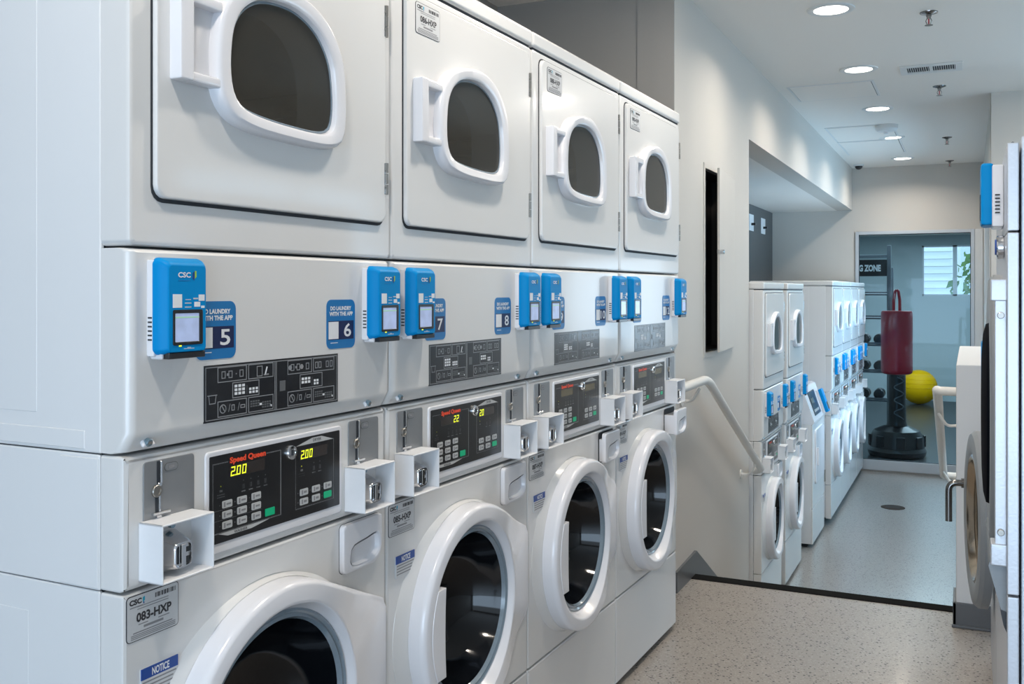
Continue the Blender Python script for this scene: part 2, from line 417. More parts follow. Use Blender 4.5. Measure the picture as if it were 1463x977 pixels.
WINO = [(.279, 1.852), (.204, 1.828), (.165, 1.792), (.150, 1.74), (.148, 1.69), (.155, 1.645), (.183, 1.614), (.238, 1.600), (.334, 1.596), (.430, 1.597), (.470, 1.610), (.484, 1.64), (.485, 1.70), (.475, 1.770), (.430, 1.826), (.359, 1.855)]
WINI = [(.262, 1.822), (.214, 1.798), (.189, 1.762), (.181, 1.72), (.181, 1.68), (.190, 1.650), (.213, 1.632), (.262, 1.624), (.334, 1.620), (.408, 1.620), (.442, 1.630), (.453, 1.656), (.454, 1.70), (.443, 1.756), (.404, 1.802), (.340, 1.826)]
WC = (.32, 1.72)
NW = 72
wo = by_angle(catmull(WINO), WC, NW); wi = by_angle(catmull(WINI), WC, NW)
def lerp(a, b, t): return [(p[0] + (q[0] - p[0]) * t, p[1] + (q[1] - p[1]) * t) for p, q in zip(a, b)]
def scl(a, k): return [(WC[0] + (p[0] - WC[0]) * k, WC[1] + (p[1] - WC[1]) * k) for p in a]
DOOR0 = (0.044, 1.474, 0.650, 1.972)
def dryer_front(mb):
    z0, z1 = 1.4015, 1.992
    rr_panel(mb, z0, z1, 0.0, ENAMEL, [scl(wo, 0.99)], r=0.010, bev=0.008)
    d = DOOR0
    mb.plate(rrect(d[0] - .0035, d[1] - .006, d[2] + .003, d[3] + .004, 0.022, 4), -0.001, 0.0012, GAP, 0, [scl(wo, 1.02)])  # dark sheet stands in for the shaded recess round the door
def dryer_door(mb):
    d = DOOR0
    mb.plate(rrect(*d, 0.02, 4), 0.0008, 0.010, ENAMEL, 0.004, [scl(wo, 0.97)])
def window_ring(mb):
    def R(o, x): return [(x, a, b) for a, b in o]
    mb.loft([R(scl(wo, 1.015), .009), R(scl(wo, 1.012), 0.018), R(scl(wo, 1.003), .027), R(lerp(wo, wi, .10), .0315), R(lerp(wo, wi, .25), .034), R(lerp(wo, wi, .75), .033), R(lerp(wo, wi, .93), .030), R(wi, .025), R(scl(wi, 0.985), 0.006), R(scl(wi, 0.975), -.03), R(scl(wi, .97), -.058)], PLASTIC)
def window_glass(mb):
    rings = []
    for k, x in ((.992, .0205), (.9, .0207), (.7, .0208), (.4, .0208), (.1, .0208)): rings.append([(x, a, b) for a, b in scl(wi, k)])
    mb.loft(rings, DRYGLASS, False, True)
    mb.loft([[(x, a, b) for a, b in scl(wi, k)] for k, x in ((.995, .0215), (.972, .0222), (.958, .0212))], CLEARRIM)
def window_handle(mb):
    z0, z1 = 1.654, 1.792
    mb.box((0.008, 0.068, z0), (0.034, 0.096, z1), PLASTIC, 0.004)
    mb.box((0.008, 0.090, z1 - 0.017), (0.031, 0.160, z1), PLASTIC, 0.004)
    mb.box((0.008, 0.090, z0), (0.031, 0.160, z0 + 0.016), PLASTIC, 0.004)
    mb.box((0.008, 0.092, z0 + .01), (0.014, 0.160, z1 - .01), PLASTIC)
def hinge(mb):
    for z in (0.0, 0.022, 0.044): mb.cyl((0.010, 0, z), (0.010, 0, z + 0.020), 0.0042, DULLMETAL, n=10)
    mb.box((0.003, -0.008, 0), (0.0105, 0.0, 0.064), CHROME, 0.0008, 1)
    mb.cyl((0.0095, -0.005, 0.015), (0.0118, -0.005, 0.015), 0.0022, DULLMETAL, n=8); mb.cyl((0.0095, -0.005, 0.05), (0.0118, -0.005, 0.05), 0.0022, DULLMETAL, n=8)
def top_cap(mb):
    mb.box((-0.70, 0.0, 1.997), (0.004, W - 0.002, 2.040), ENAMEL, 0.010, 3)
    mb.box((-0.06, 0.01, 1.985), (-0.004, W - .012, 1.999), GAP)
def dryer_drum(mb):
    mb.lathe([(0.255, -0.075), (0.29, -0.10), (0.29, -0.52), (0.26, -0.54), (0.02, -0.545)], DRUM, 'x', (0, WC[0] + .02, 1.70), 40, cap1=True)
    mb.lathe([(0.31, -0.066), (0.255, -0.068), (0.255, -0.085)], DRUM, 'x', (0, WC[0] + .02, 1.70), 40)
    for k in range(3):
        a = 0.6 + k * 2 * PI / 3; c, s_ = math.cos(a), math.sin(a)
        mb.box((-0.5, -0.02, 0.22), (-0.1, 0.02, 0.29), DRUM, 0.015, 2, Matrix.Translation((0, WC[0] + .02, 1.70)) @ Matrix.Rotation(a, 4, 'X'))
# washer door
ND = 96
def dhull(R, s1, za, zb): return by_angle(hull([(DC[0] + R * math.cos(2 * PI * i / 180), DC[1] + R * math.sin(2 * PI * i / 180)) for i in range(180)] + [(s1, za), (s1, zb)]), DC, ND)
def dcirc(R): return by_angle(circ(DC[0], DC[1], R, 180), DC, ND)
def washer_door(mb):
    def off(p, x):
        t = max(0.0, min(1.0, (p[0] - DC[0] - 0.10) / 0.24)); t = t * t * (3 - 2 * t)
        return XW + x * (1 - 0.90 * t)
    def R(o, x): return [(off(p, x), p[0], p[1]) for p in o]
    o0 = dhull(.2490, .674, .470, .700); o1 = dhull(.2480, .674, .471, .699); o2 = dhull(.2440, .671, .475, .695); o3 = dhull(.2385, .667, .480, .690)
    sl = lambda p: .014 * max(0, min(1, (p[0] - DC[0] - .05) / .15))
    def hc(R_): return by_angle(circ(DC[0] - .006, DC[1], R_, 180), DC, ND)
    mb.loft([R(o0, .010), R(o0, .040), R(o1, .047), R(o2, .0535), R(o3, .0560), [(XW + .0575 - sl(p), p[0], p[1]) for p in hc(.2165)],
             [(XW + .0560 - sl(p), p[0], p[1]) for p in hc(.2120)], [(XW + .052 - sl(p), p[0], p[1]) for p in hc(.2090)], [(XW + .026, p[0], p[1]) for p in dcirc(.196)]], PLASTIC)
def door_glass(mb):
    c = (XW, DC[0], DC[1])
    mb.lathe([(.197, .027), (.192, .030), (.187, .026), (.182, .029), (.177, .020)], CLEARRIM, 'x', c, 72)
    mb.lathe([(.177, .020), (.172, .004), (.160, -.032), (.138, -.070), (.105, -.094), (.07, -.104), (.035, -.108), (.004, -.109)], BOWL, 'x', c, 72, cap1=True)
def door_grip(mb):
    z0, z1 = .490, .686
    pts = []
    N = 14
    for i in range(N + 1):
        z = z0 + (z1 - z0) * i / N; pts.append((.143 + .008 * ((z - (z0 + z1) / 2) / .1) ** 2 * 0.5, z))
    for i in range(N + 1):
        z = z1 + (z0 - z1) * i / N; dz = z - DC[1]; pts.append((DC[0] - .006 - math.sqrt(.2120 ** 2 - dz ** 2) - .003, z))
    mb.plate(pts, XW + .020, XW + .0590, PLASTIC, 0.002)
def soap_drawer(mb):
    a0, b0, a1, b1 = .520, .787, .652, .882
    hole = by_angle(catmull([(.549, .800), (.600, .797), (.636, .808), (.640, .832), (.632, .846), (.600, .842), (.556, .836), (.545, .822)], 4), (.595, .82), 32)
    mb.plate(rrect(a0, b0, a1, b1, (.010, .034, .008, .010), 5), XW - .001, XW + .012, PLASTIC, 0.004, [hole])
    mb.loft([[(XW + .011, a, b) for a, b in hole], [(XW + .002, .595 + (a - .595) * .93, .82 + (b - .82) * .85) for a, b in hole]], PLASTIC, cap1=True)
def drawer_open(mb):
    soap_drawer(mb); bmesh.ops.translate(mb.bm, vec=(0.0, 0, 0), verts=mb.bm.verts)
def id_sticker(mb, a0, b0, txt, x):
    w, h = .101, .068
    mb.plate(rrect(a0, b0, a0 + w, b0 + h, .006, 3), x - .0005, x + .0006, INK, 0)
    mb.plate(rrect(a0 + .0012, b0 + .0012, a0 + w - .0012, b0 + h - .0012, .005, 3), x, x + .0009, LABELW, 0)
    X = x + .0012
    mb.text('CSC', a0 + .005, b0 + .054, a0 + .028, b0 + .0625, X, INK, .05)
    mb.quad([(a0 + .030, b0 + .054), (a0 + .034, b0 + .057), (a0 + .034, b0 + .063), (a0 + .030, b0 + .062)], X, LOGOT)
    mb.quad([(a0 + .031, b0 + .052), (a0 + .033, b0 + .052), (a0 + .033, b0 + .055), (a0 + .031, b0 + .055)], X, LOGON)
    for i in range(20):
        ww = random.choice((.0006, .0012, .0017)); mb.rect(a0 + .054 + i * .0021, b0 + .055, a0 + .054 + i * .0021 + ww, b0 + .062, x + .0005, INK, .0006)
    mb.text(txt, a0 + .018, b0 + .027, a0 + .086, b0 + .041, X, INK, .035)
    for q in (.0495, .0458): mb.rect(a0 + .020, b0 + q, a0 + .080, b0 + q + .0012, x + .0005, GREYINK, .0006)
    mb.rect(a0 + .006, b0 + .050, a0 + .030, b0 + .0515, x + .0005, GREYINK, .0006)
    mb.rect(a0 + .022, b0 + .0225, a0 + .040, b0 + .024, x + .0005, GREYINK, .0006); mb.rect(a0 + .060, b0 + .0225, a0 + .082, b0 + .024, x + .0005, GREYINK, .0006)
    mb.rect(a0 + .032, b0 + .0165, a0 + .070, b0 + .020, x + .0005, GREYINK, .0006)
    mb.rect(a0 + .012, b0 + .0115, a0 + .088, b0 + .0132, x + .0005, GREYINK, .0006)
    for q in (.0035, .0060, .0085): mb.rect(a0 + .008, b0 + q, a0 + .094, b0 + q + .0013, x + .0005, GREYINK, .0006)
def notice(mb):
    a0, a1 = .031, .103; x = XW + .0035
    mb.box((XW - .001, a0 + .0005, .7285), (x, a1 - .0005, .774), LABELW)
    mb.rect(a0, .758, a1, .7745, x, NOTICEB, .0006)
    mb.text('NOTICE', a0 + .02, .7605, a1 - .018, .772, x + .0009, WHITEINK, .03)
    mb.rect(a0, .728, a1, .758, x, LABELW, .0005)
    for i in range(4): mb.rect(a0 + .002, .7525 - i * .006, a1 - .004 - .006 * (i % 2), .7525 - i * .006 + .0022, x + .0003, GREYINK, .0005)
def control_panel(mb, d1, d2, lit):
    x = XW + .0035; D_ = DS
    mb.plate(rrect(.157 + D_, .925, .502 + D_, 1.068, .002, 2), x - .001, x + .0012, BLACKP, 0)
    X = x + .0008
    A = lambda v: v + D_
    def fr(a0, b0, a1, b1): mb.frame(A(a0), b0, A(a1), b1, .0018, X, GREYLINE)
    fr(.163, .940, .331, 1.0555); fr(.370, .940, .484, 1.0555)
    mb.rect(A(.199), 1.050, A(.292), 1.060, X, BLACKP, .0007)
    mb.text('Speed Queen', A(.202), 1.0482, A(.290), 1.0612, X + .0011, RED, .045)
    for (a, b) in ((.202, .288), (.383, .463)): mb.rect(A(a), 1.0275, A(b), 1.047, X, DISP if lit else DISPLIT, .0006)
    if d1: mb.digits(d1[0], A(d1[1]), 1.0295, .0095, .0155, .004, X + .0009, LED)
    if d2: mb.digits(d2[0], A(d2[1]), 1.0295, .0085, .0155, .0035, X + .0009, LED)
    for a in (.235, .253, .272, .290, .423, .441): mb.rect(A(a) - .005, .999, A(a) + .005, 1.001, X, GREYLINE); mb.rect(A(a) - .003, 1.004, A(a) + .003, 1.012, X, FAINT); mb.rect(A(a) - .001, 1.017, A(a) + .001, 1.019, X, GREYLINE)
    for a in (.182, .388):
        mb.rect(A(a) - .001, 1.016, A(a) + .001, 1.018, X, LED); mb.rect(A(a) - .0035, 1.0075, A(a) + .0035, 1.011, X, GREYLINE)
        mb.rect(A(a) - .009, .9985, A(a) + .009, 1.000, X, FAINT); mb.rect(A(a) - .009, 1.0025, A(a) + .009, 1.004, X, FAINT)
    for b in (.9775, .961): mb.rect(A(.166), b, A(.280), b + .0008, X, GREYLINE)
    for a in (.196, .231, .266):
        for b in (.986, .969, .952):
            mb.plate(rrect(A(a) - .0115, b - .006, A(a) + .0115, b + .006, .002, 2), X, X + .0014, BTN, 0)
            mb.rect(A(a) - .008, b - .004, A(a) - .005, b + .004, X + .001, GREYINK, .0008); mb.rect(A(a) - .002, b - .0015, A(a) + .008, b + .0015, X + .001, GREYINK, .0008)
            mb.rect(A(a) - .0175, b - .001, A(a) - .0155, b + .001, X, GREYLINE)
    mb.plate(rrect(A(.289), .9455, A(.313), .9585, .001, 2), X, X + .0014, GREEN, 0)
    for a in (.394, .429, .464):
        for b in (.969, .952):
            g = a > .45 and b < .96
            mb.plate(rrect(A(a) - .0115, b - .006, A(a) + .0115, b + .006, .002, 2), X, X + .0014, GREEN if g else BTN, 0)
            if not g: mb.rect(A(a) - .007, b - .004, A(a) - .004, b + .004, X + .001, GREYINK, .0008); mb.rect(A(a) - .001, b - .002, A(a) + .007, b + .002, X + .001, GREYINK, .0008)
            mb.rect(A(a) - .0175, b - .001, A(a) - .0155, b + .001, X, GREYLINE)
    mb.quad([(A(.372), 1.0545), (A(.482), 1.0545), (A(.446), 1.0645), (A(.418), 1.0645)], X + .0006, BTN)
    mb.text('DRYER', A(.420), 1.0575, A(.444), 1.0625, X + .0012, INK, .01)
    mb.quad([(A(.176), .9400), (A(.198), .9335), (A(.255), .9335), (A(.300), .9400)], X + .0006, BTN)
    mb.text('WASHER', A(.212), .9345, A(.244), .9390, X + .0012, INK, .01)
def key_lock(mb):
    mb.lathe([(.0135, .004), (.0135, .010), (.012, .013), (.0075, .0135), (.007, .0125), (.001, .0125)], CHROME, 'x', (XW, .353 + DS, 1.047), 24, cap1=True)
    mb.box((XW + .0125, .3515 + DS, 1.042), (XW + .0138, .3545 + DS, 1.052), GAP)
def slide_plate(mb, a0):
    a0 += DS; x = XW
    mb.plate(rrect(a0, .975, a0 + .102, 1.080, .006, 3), x - .001, x + .0022, STEELP, .0008)
    X = x + .0022
    mb.box((X - .001, a0 + .0305, 1.044), (X + .003, a0 + .0345, 1.0785), CHROME, .0008, 1); mb.box((X - .001, a0 + .025, 1.044), (X + .0006, a0 + .030, 1.0785), GAP)
    mb.box((X - .001, a0 + .026, 1.040), (X + .003, a0 + .0335, 1.046), CHROME, .001, 1)
    mb.lathe([(.0095, 0), (.0095, .003), (.0085, .0042), (.0062, .0042), (.0055, .002), (.0005, .002)], DULLMETAL, 'x', (X, a0 + .0235, 1.034), 20, cap1=True)
    mb.box((X - .001, a0 + .022, 1.000), (X + .0006, a0 + .027, 1.026), GAP); mb.box((X - .001, a0 + .027, 1.000), (X + .003, a0 + .031, 1.027), CHROME, .0008, 1)
    mb.box((X - .001, a0 + .014, .9985), (X + .006, a0 + .048, 1.0025), CHROME, .001, 1)
    mb.box((X - .001, a0 + .022, .993), (X + .005, a0 + .031, .998), CHROME, .001, 1)
    mb.plate(rrect(a0 + .040, 1.060, a0 + .067, 1.073, .006, 4), X, X + .0006, FAINT, 0); mb.plate(rrect(a0 + .0408, 1.0608, a0 + .0662, 1.0722, .0055, 4), X, X + .0009, STEELP, 0)
    mb.rect(a0 + .047, 1.064, a0 + .060, 1.069, X + .0007, GREYINK, .0006)
def coin_guard(mb, a0):
    a1 = a0 + .106; z0, z1 = .905, .993; x0, x1 = XW, .036; t = .0032
    mb.box((x0, a0, z0), (x1, a0 + t, z1), GUARD, .001, 1); mb.box((x0, a1 - t, z0), (x1, a1, z1), GUARD, .001, 1)
    mb.box((x0, a0, z0), (x1, a1, z0 + t), GUARD, .001, 1); mb.box((x0, a0, z1 - t), (x1, a1, z1), GUARD, .001, 1)
    mb.box((x0, a0 + t, z0 + t), (x0 + .003, a1 - t, z1 - t), CABSIDE)
    mb.cyl((x0 + .003, a0 + .058, .978), (x0 + .010, a0 + .058, .978), .005, SCREWM, n=12)
def coin_chute(mb, a0):
    c = a0 + .050; x0 = XW + .003
    o = rrect(c - .024, .915, c + .022, .966, .013, 5); o2 = rrect(c - .020, .917, c + .020, .960, .012, 5)
    mb.loft([[(x0, a - .004, b) for a, b in rrect(c - .032, .910, c + .026, .970, .006, 5)], [(x0 + .018, a, b) for a, b in o], [(x0 + .034, a, b) for a, b in o2], [(x0 + .0375, a, b) for a, b in inset(o2, .0025)], [(x0 + .0375, a, b) for a, b in inset(o2, .005)], [(x0 + .0345, a, b) for a, b in inset(o2, .006)]], CHROME, cap1=True)
    X = x0 + .0345
    mb.box((X - .002, c - .006, .922), (X + .005, c + .003, .955), CHROME, .001, 1)
    mb.box((X - .001, c + .005, .941), (X + .0012, c + .014, .948), GAP); mb.box((X - .001, c + .004, .924), (X + .0012, c + .013, .934), GAP)
    mb.box((X - .001, c - .014, .926), (X + .0012, c - .008, .952), GAP)
def instruction(mb):
    x = 0.0; a0, b0, a1, b1 = .149, 1.125, .499, 1.2165
    mb.rect(a0, b0, a1, b1, x, STICKBLK, .0006); X = x + .0004
    mb.frame(a0 + .003, b0 + .003, a1 - .003, b1 - .003, .0013, X, GREYLINE)
    mb.rect(.3175, b0 + .003, .3190, b1 - .003, X, GREYLINE); mb.rect(.3215, b0 + .003, .3228, b1 - .003, X, GREYLINE)
    bx = lambda p, q, r_, s_: mb.frame(p, q, r_, s_, .0014, X, GREYLINE)
    for o in (0, .173):
        bx(.179 + o, 1.187, .247 + o, 1.212); bx(.251 + o, 1.187, .314 + o, 1.212)
        bx(.213 + o, 1.159, .278 + o, 1.185)
        bx(.179 + o, 1.131, .247 + o, 1.157); bx(.251 + o, 1.131, .314 + o, 1.157)
        # pictograms
        for q in (.188, .204, .230): mb.frame(q + o, 1.193, q + o + .009, 1.205, .0014, X, GREYLINE)
        mb.rect(.200 + o, 1.197, .204 + o, 1.201, X, GREYLINE); mb.rect(.221 + o, 1.198, .223 + o, 1.200, X, GREYLINE)
        for i in range(3):
            for j in range(3 if o == 0 else 2): mb.rect(.218 + o + i * .009, 1.164 + j * .0062 + (.004 if o else 0), .2245 + o + i * .009, 1.1685 + j * .0062 + (.004 if o else 0), X, WHITEINK)
            for j in range(2): mb.rect(.253 + o + i * .008, 1.1635 + j * .0055, .2585 + o + i * .008, 1.1675 + j * .0055, X, WHITEINK) if not (o and i == 2) else None
        mb.rect(.247 + o, 1.163, .2482 + o, 1.178, X, FAINT)
        mb.plate(circ(.191 + o, 1.144, .0075, 20), X - .0004, X + .0005, GREYLINE, 0); mb.plate(circ(.191 + o, 1.144, .0058, 20), X - .0004, X + .0007, STICKBLK, 0)
        mb.quad([(.187 + o, 1.149), (.1885 + o, 1.150), (.196 + o, 1.139), (.1945 + o, 1.138)], X + .0009, GREYLINE)
        for q in (.203, .225): mb.quad([(q + o, 1.138), (q + .0012 + o, 1.138), (q + .005 + o, 1.151), (q + .0038 + o, 1.151)], X + .0006, GREYLINE)
        mb.frame(.211 + o, 1.139, .218 + o, 1.149, .0014, X, GREYLINE); mb.frame(.232 + o, 1.141, .243 + o, 1.147, .0014, X, GREYLINE)
        for i in range(4):
            for j in range(3): mb.rect(.256 + o + i * .006, 1.140 + j * .004, .2605 + o + i * .006, 1.1425 + j * .004, X, FAINT); mb.rect(.285 + o + i * .006, 1.136 + j * .004, .2895 + o + i * .006, 1.1385 + j * .004, X, FAINT)
        mb.rect(.279 + o, 1.141, .2845 + o, 1.1445, X, WHITEINK); mb.rect(.3055 + o, 1.136, .310 + o, 1.1395, X, WHITEINK)
    mb.frame(.272, 1.190, .286, 1.208, .0014, X, GREYLINE)
    mb.quad([(.291, 1.192), (.294, 1.191), (.299, 1.205), (.296, 1.206)], X + .0006, WHITEINK); mb.quad([(.289, 1.191), (.302, 1.191), (.302, 1.1935), (.289, 1.1935)], X + .0006, GREYLINE)
    for q in (.430, .440, .462, .474): mb.frame(q, 1.193, q + .008, 1.205, .0014, X, GREYLINE)
    for q in (.356, .388): mb.plate(circ(q + .003, 1.199, .0045, 12), X - .0004, X + .0006, GREYLINE, 0)
    mb.quad([(.158, 1.168), (.160, 1.1545), (.1615, 1.1545), (.1595, 1.168)], X + .0006, GREYLINE); mb.quad([(.176, 1.168), (.174, 1.1545), (.1725, 1.1545), (.1745, 1.168)], X + .0006, GREYLINE)
    mb.rect(.160, 1.1540, .174, 1.1554, X, GREYLINE); mb.rect(.156, 1.1672, .178, 1.1686, X, GREYLINE)
    mb.rect(.331, 1.160, .346, 1.178, X, FAINT)
def app_sticker(mb, a0, num):
    b0, b1 = 1.226, 1.319; a1 = a0 + .090
    mb.plate(rrect(a0, b0, a1, b1, .013, 5), -.0005, .0008, STICKBLUE, 0)
    mb.text('DO LAUNDRY', a0 + .011, 1.2985, a1 - .013, 1.3065, .0012, WHITEINK, .045)
    mb.text('WITH THE APP', a0 + .008, 1.2880, a1 - .008, 1.2960, .0012, WHITEINK, .045)
    mb.rect(a0 + .005, 1.2430, a1 - .005, 1.2785, .0004, NAVY, .0007)
    mb.rect(a0 + .0055, 1.2445, a0 + .036, 1.2770, .0007, WHITEINK, .0008)          # blank panel
    if num:
        two = len(num) == 2
        mb.text(num, a0 + (.042 if two else .053), 1.2475, a0 + (.083 if two else .076), 1.2735, .0016, WHITEINK, .015)
    mb.rect(a0 + .012, 1.2365, a0 + .034, 1.2378, .0005, WHITEINK, .0007)
def reader_housing(mb, a0):
    w = .092; z0, z1 = 1.238, 1.382
    mb.box((-.001, a0, z0), (.014, a0 + w, z1), PLASTIC, .003, 2)
    mb.box((.0, a0 + .006, z0 - .004), (.024, a0 + w - .006, z0 + .006), PLASTIC, .002, 1)
    mb.box((.022, a0 + .010, z0 - .0035), (.0345, a0 + w - .008, z0 + .006), BLACKPL, .001, 1)
    for i in range(6): mb.box((.003, a0 - .0004, 1.262 + i * .0065), (.011, a0 + .002, 1.2645 + i * .0065), GAP)
def reader_cover(mb, a0):
    w = .092; z0, z1 = 1.240, 1.385
    R = lambda d, x, dz=0, dzt=0, r=.008: [(x, a, b) for a, b in rrect(a0 + d, z0 + dz, a0 + w - d, z1 - dzt, r, 4)]
    mb.loft([R(.000, .012, r=.010), R(.0, .018, r=.010), R(.0025, .0265, .002, .003), R(.0065, .0335, .004, .007), R(.0085, .0358, .005, .011, .006), R(.010, .0362, .006, .0125, .005)], BLUE, True, True)
    X = .0368; o = a0 + .047
    mb.text('CSC', o - .021, 1.3555, o + .004, 1.3635, X, WHITEINK, .03)
    mb.quad([(o + .008, 1.354), (o + .0115, 1.351), (o + .0115, 1.3655), (o + .008, 1.3625)], X, LOGON); mb.quad([(o + .0125, 1.354), (o + .016, 1.357), (o + .016, 1.3655), (o + .0125, 1.366)], X, LOGOG)
    mb.rect(o - .020, 1.3505, o + .003, 1.3513, X - .0008, STICKBLUE, .0006)
    for p, q, r_, s_ in ((-.031, 1.3105, -.013, 1.3305), (.012, 1.3115, .024, 1.319), (.021, 1.3205, .033, 1.330), (.026, 1.3095, .033, 1.313)): mb.rect(o + p, q, o + r_, s_, X - .0008, WHITEINK, .0006)
    for p, q, r_, s_ in ((-.007, 1.3105, .006, 1.312), (-.007, 1.3165, .006, 1.318), (-.006, 1.322, .005, 1.323), (.010, 1.323, .020, 1.325)): mb.rect(o + p, q, o + r_, s_, X - .0008, LABELW, .0004)
    mb.rect(o - .009, 1.2485, o + .012, 1.2495, X - .0008, LABELW, .0004); mb.rect(o - .002, 1.2500, o + .005, 1.2510, X - .0008, LABELW, .0004)
def reader_screen(mb, a0):
    o = a0 + .047
    a_, b_, c_, d_ = o - .031, 1.2545, o + .029, 1.3075
    mb.plate(rrect(a_, b_, c_, d_, .003, 3), .034, .0375, BLACKPL, .0008, [rrect(a_ + .0045, b_ + .005, c_ - .0075, d_ - .0055, .001, 2)])
    mb.rect(a_ + .0045, b_ + .005, c_ - .0075, d_ - .0055, .0362, SCREENB, .0003)
    mb.rect(a_ + .0045, d_ - .0125, c_ - .0075, d_ - .0105, .0364, SCREENG, .0004)
    mb.rect(a_ + .012, b_ - .002, a_ + .0165, b_ + .001, .0362, LED, .0010)
def screw(mb, a, z):
    M = Matrix.Translation((-.006, a, z))
    mb.box((-.004, -.010, -.008), (.002, .014, .009), PLASTIC, .002, 1, Matrix.Translation((-.0075, a, z)) @ Matrix.Rotation(math.radians(-28), 4, 'Y'))
    mb.cyl((-.008, a, z), (.000, a, z - .002), .0062, SCREWM, n=12, bev=.001)
    mb.box((-.002, a - .0035, z - .0035), (.0008, a + .0035, z + .0005), DULLMETAL)

READ_L, READ_R = .033, .578
def make_stack(label, loc, rotz, nums=(None, None), wid=None, did=None, d1=None, d2=None, lit=False, drawer=0.0, group=None, detail=True):
    r = thing('stacked_washer_dryer', label, 'washer and dryer', loc, rotz, group)
    cached('cabinet', 'cab', cabinet, r); cached('washer_base_panel', 'wl', washer_lower, r); cached('washer_front_panel', 'wf', washer_front, r)
    cached('console', 'con', console, r); cached('dryer_service_panel', 'dl', dryer_lower, r); cached('dryer_front_panel', 'df', dryer_front, r)
    cached('top_cap', 'cap', top_cap, r); cached('drum', 'drum', dryer_drum, r)
    d = cached('washer_door', 'wd', washer_door, r)
    cached('door_glass', 'dg', door_glass, d, label='dark glass bowl of the washer door'); cached('door_handle', 'dgrip', door_grip, d)
    cached('soap_drawer', 'soap', soap_drawer, r, loc=(drawer, 0, 0))
    if drawer > .01:
        cached('drawer_tray', 'tray', lambda mb: mb.box((-.10, .528, .790), (XW + .0, .644, .862), PLASTIC, .003), r, loc=(drawer, 0, 0))
    q = cached('dryer_door', 'dd', dryer_door, r)
    cached('window_ring', 'wr', window_ring, q); cached('window_glass', 'wg', window_glass, q, label='tinted dark glass of the dryer door'); cached('door_handle', 'wh', window_handle, q)
    for z in (1.532, 1.853): cached('hinge', 'hinge', hinge, q, loc=(0, DOOR0[2] + .000, z))
    if did: cached('identification_sticker', ('id', did), lambda mb: id_sticker(mb, .077, 1.890, did, .0102), q, label='silver sticker reading ' + did)
    if wid: cached('identification_sticker', ('id', wid), lambda mb: id_sticker(mb, .006, .819, wid, XW + .0002), r, label='silver sticker reading ' + wid)
    cached('notice_sticker', 'notice', notice, r)
    c = cached('control_panel', ('cp', d1, d2, lit), lambda mb: control_panel(mb, d1, d2, lit), r)
    cached('key_lock', 'lock', key_lock, c)
    for key, a0, g0 in (('l', .024, .029), ('r', .535, .537)):
        s_ = cached('coin_slide', 'slide' + key, lambda mb: slide_plate(mb, a0), r)
        cached('coin_guard', 'guard' + key, lambda mb: coin_guard(mb, g0), s_); cached('coin_chute', 'chute' + key, lambda mb: coin_chute(mb, g0), s_)
    cached('instruction_sticker', 'inst', instruction, r)
    for a0, n in ((.131, nums[0]), (.464, nums[1])):
        cached('app_sticker', ('app', a0, n), lambda mb: app_sticker(mb, a0, n), r, label=('blue app sticker with number ' + n) if n else None)
    for a0 in (READ_L, READ_R):
        h = cached('card_reader', ('rh', a0), lambda mb: reader_housing(mb, a0), r)
        cached('reader_cover', ('rc', a0), lambda mb: reader_cover(mb, a0), h, label='blue plastic reader cover'); cached('reader_screen', ('rs', a0), lambda mb: reader_screen(mb, a0), h)
    for k, a in enumerate((.040, .606)): cached('screw', ('screw', k), lambda mb: screw(mb, a, 1.1115), r)
    return r

PHI = math.radians(1.28); ROWX, ROWY = -1.101, 1.038
cfg = [
 dict(label='stacked washer dryer nearest the camera, app stickers 5 and 6, washer sticker 083-HXP', nums=('5', '6'), wid='083-HXP', did=None, d1=('2.00', .204), d2=('2.00', .385), lit=True),
 dict(label='stacked washer dryer with app stickers 7 and 8, second along the near row', nums=('7', '8'), wid='085-HXP', did='086-HXP', d1=('22', .258), d2=('20', .385), lit=True),
 dict(label='stacked washer dryer with app sticker 10, third along the near row', nums=('9', '10'), wid='087-HXP', did='088-HXP', d1=None, d2=None, lit=False, drawer=.014),
 dict(label='stacked washer dryer at the handrail end of the near row, soap drawer pulled out', nums=('11', '12'), wid='089-HXP', did='090-HXP', d1=None, d2=None, lit=False, drawer=.040),
]
for k, c in enumerate(cfg):
    s = W * k
    make_stack(loc=(ROWX + s * math.sin(PHI), ROWY + s * math.cos(PHI), 0), rotz=-PHI, group='stacked machines in the near row', **c)
ZF = -0.65
make_stack('stacked washer dryer beside the foot of the handrail, first on the lower floor', (-1.10, 5.83, ZF), 0, group='stacked machines on the lower floor')
make_stack('stacked washer dryer next to the slant-top washer on the lower floor', (-1.10, 6.66, ZF), 0, group='stacked machines on the lower floor')
for k, nm in enumerate(('with its whole side exposed, first of the far four', 'second of the far four, after the one with the exposed side', 'third of the far four, one before the gym window', 'nearest the gym window, last of the far four')):
    make_stack('stacked washer dryer ' + nm, (-1.047, 8.60 + .683 * k, ZF + .035), 0, group='stacked machines on the lower floor')

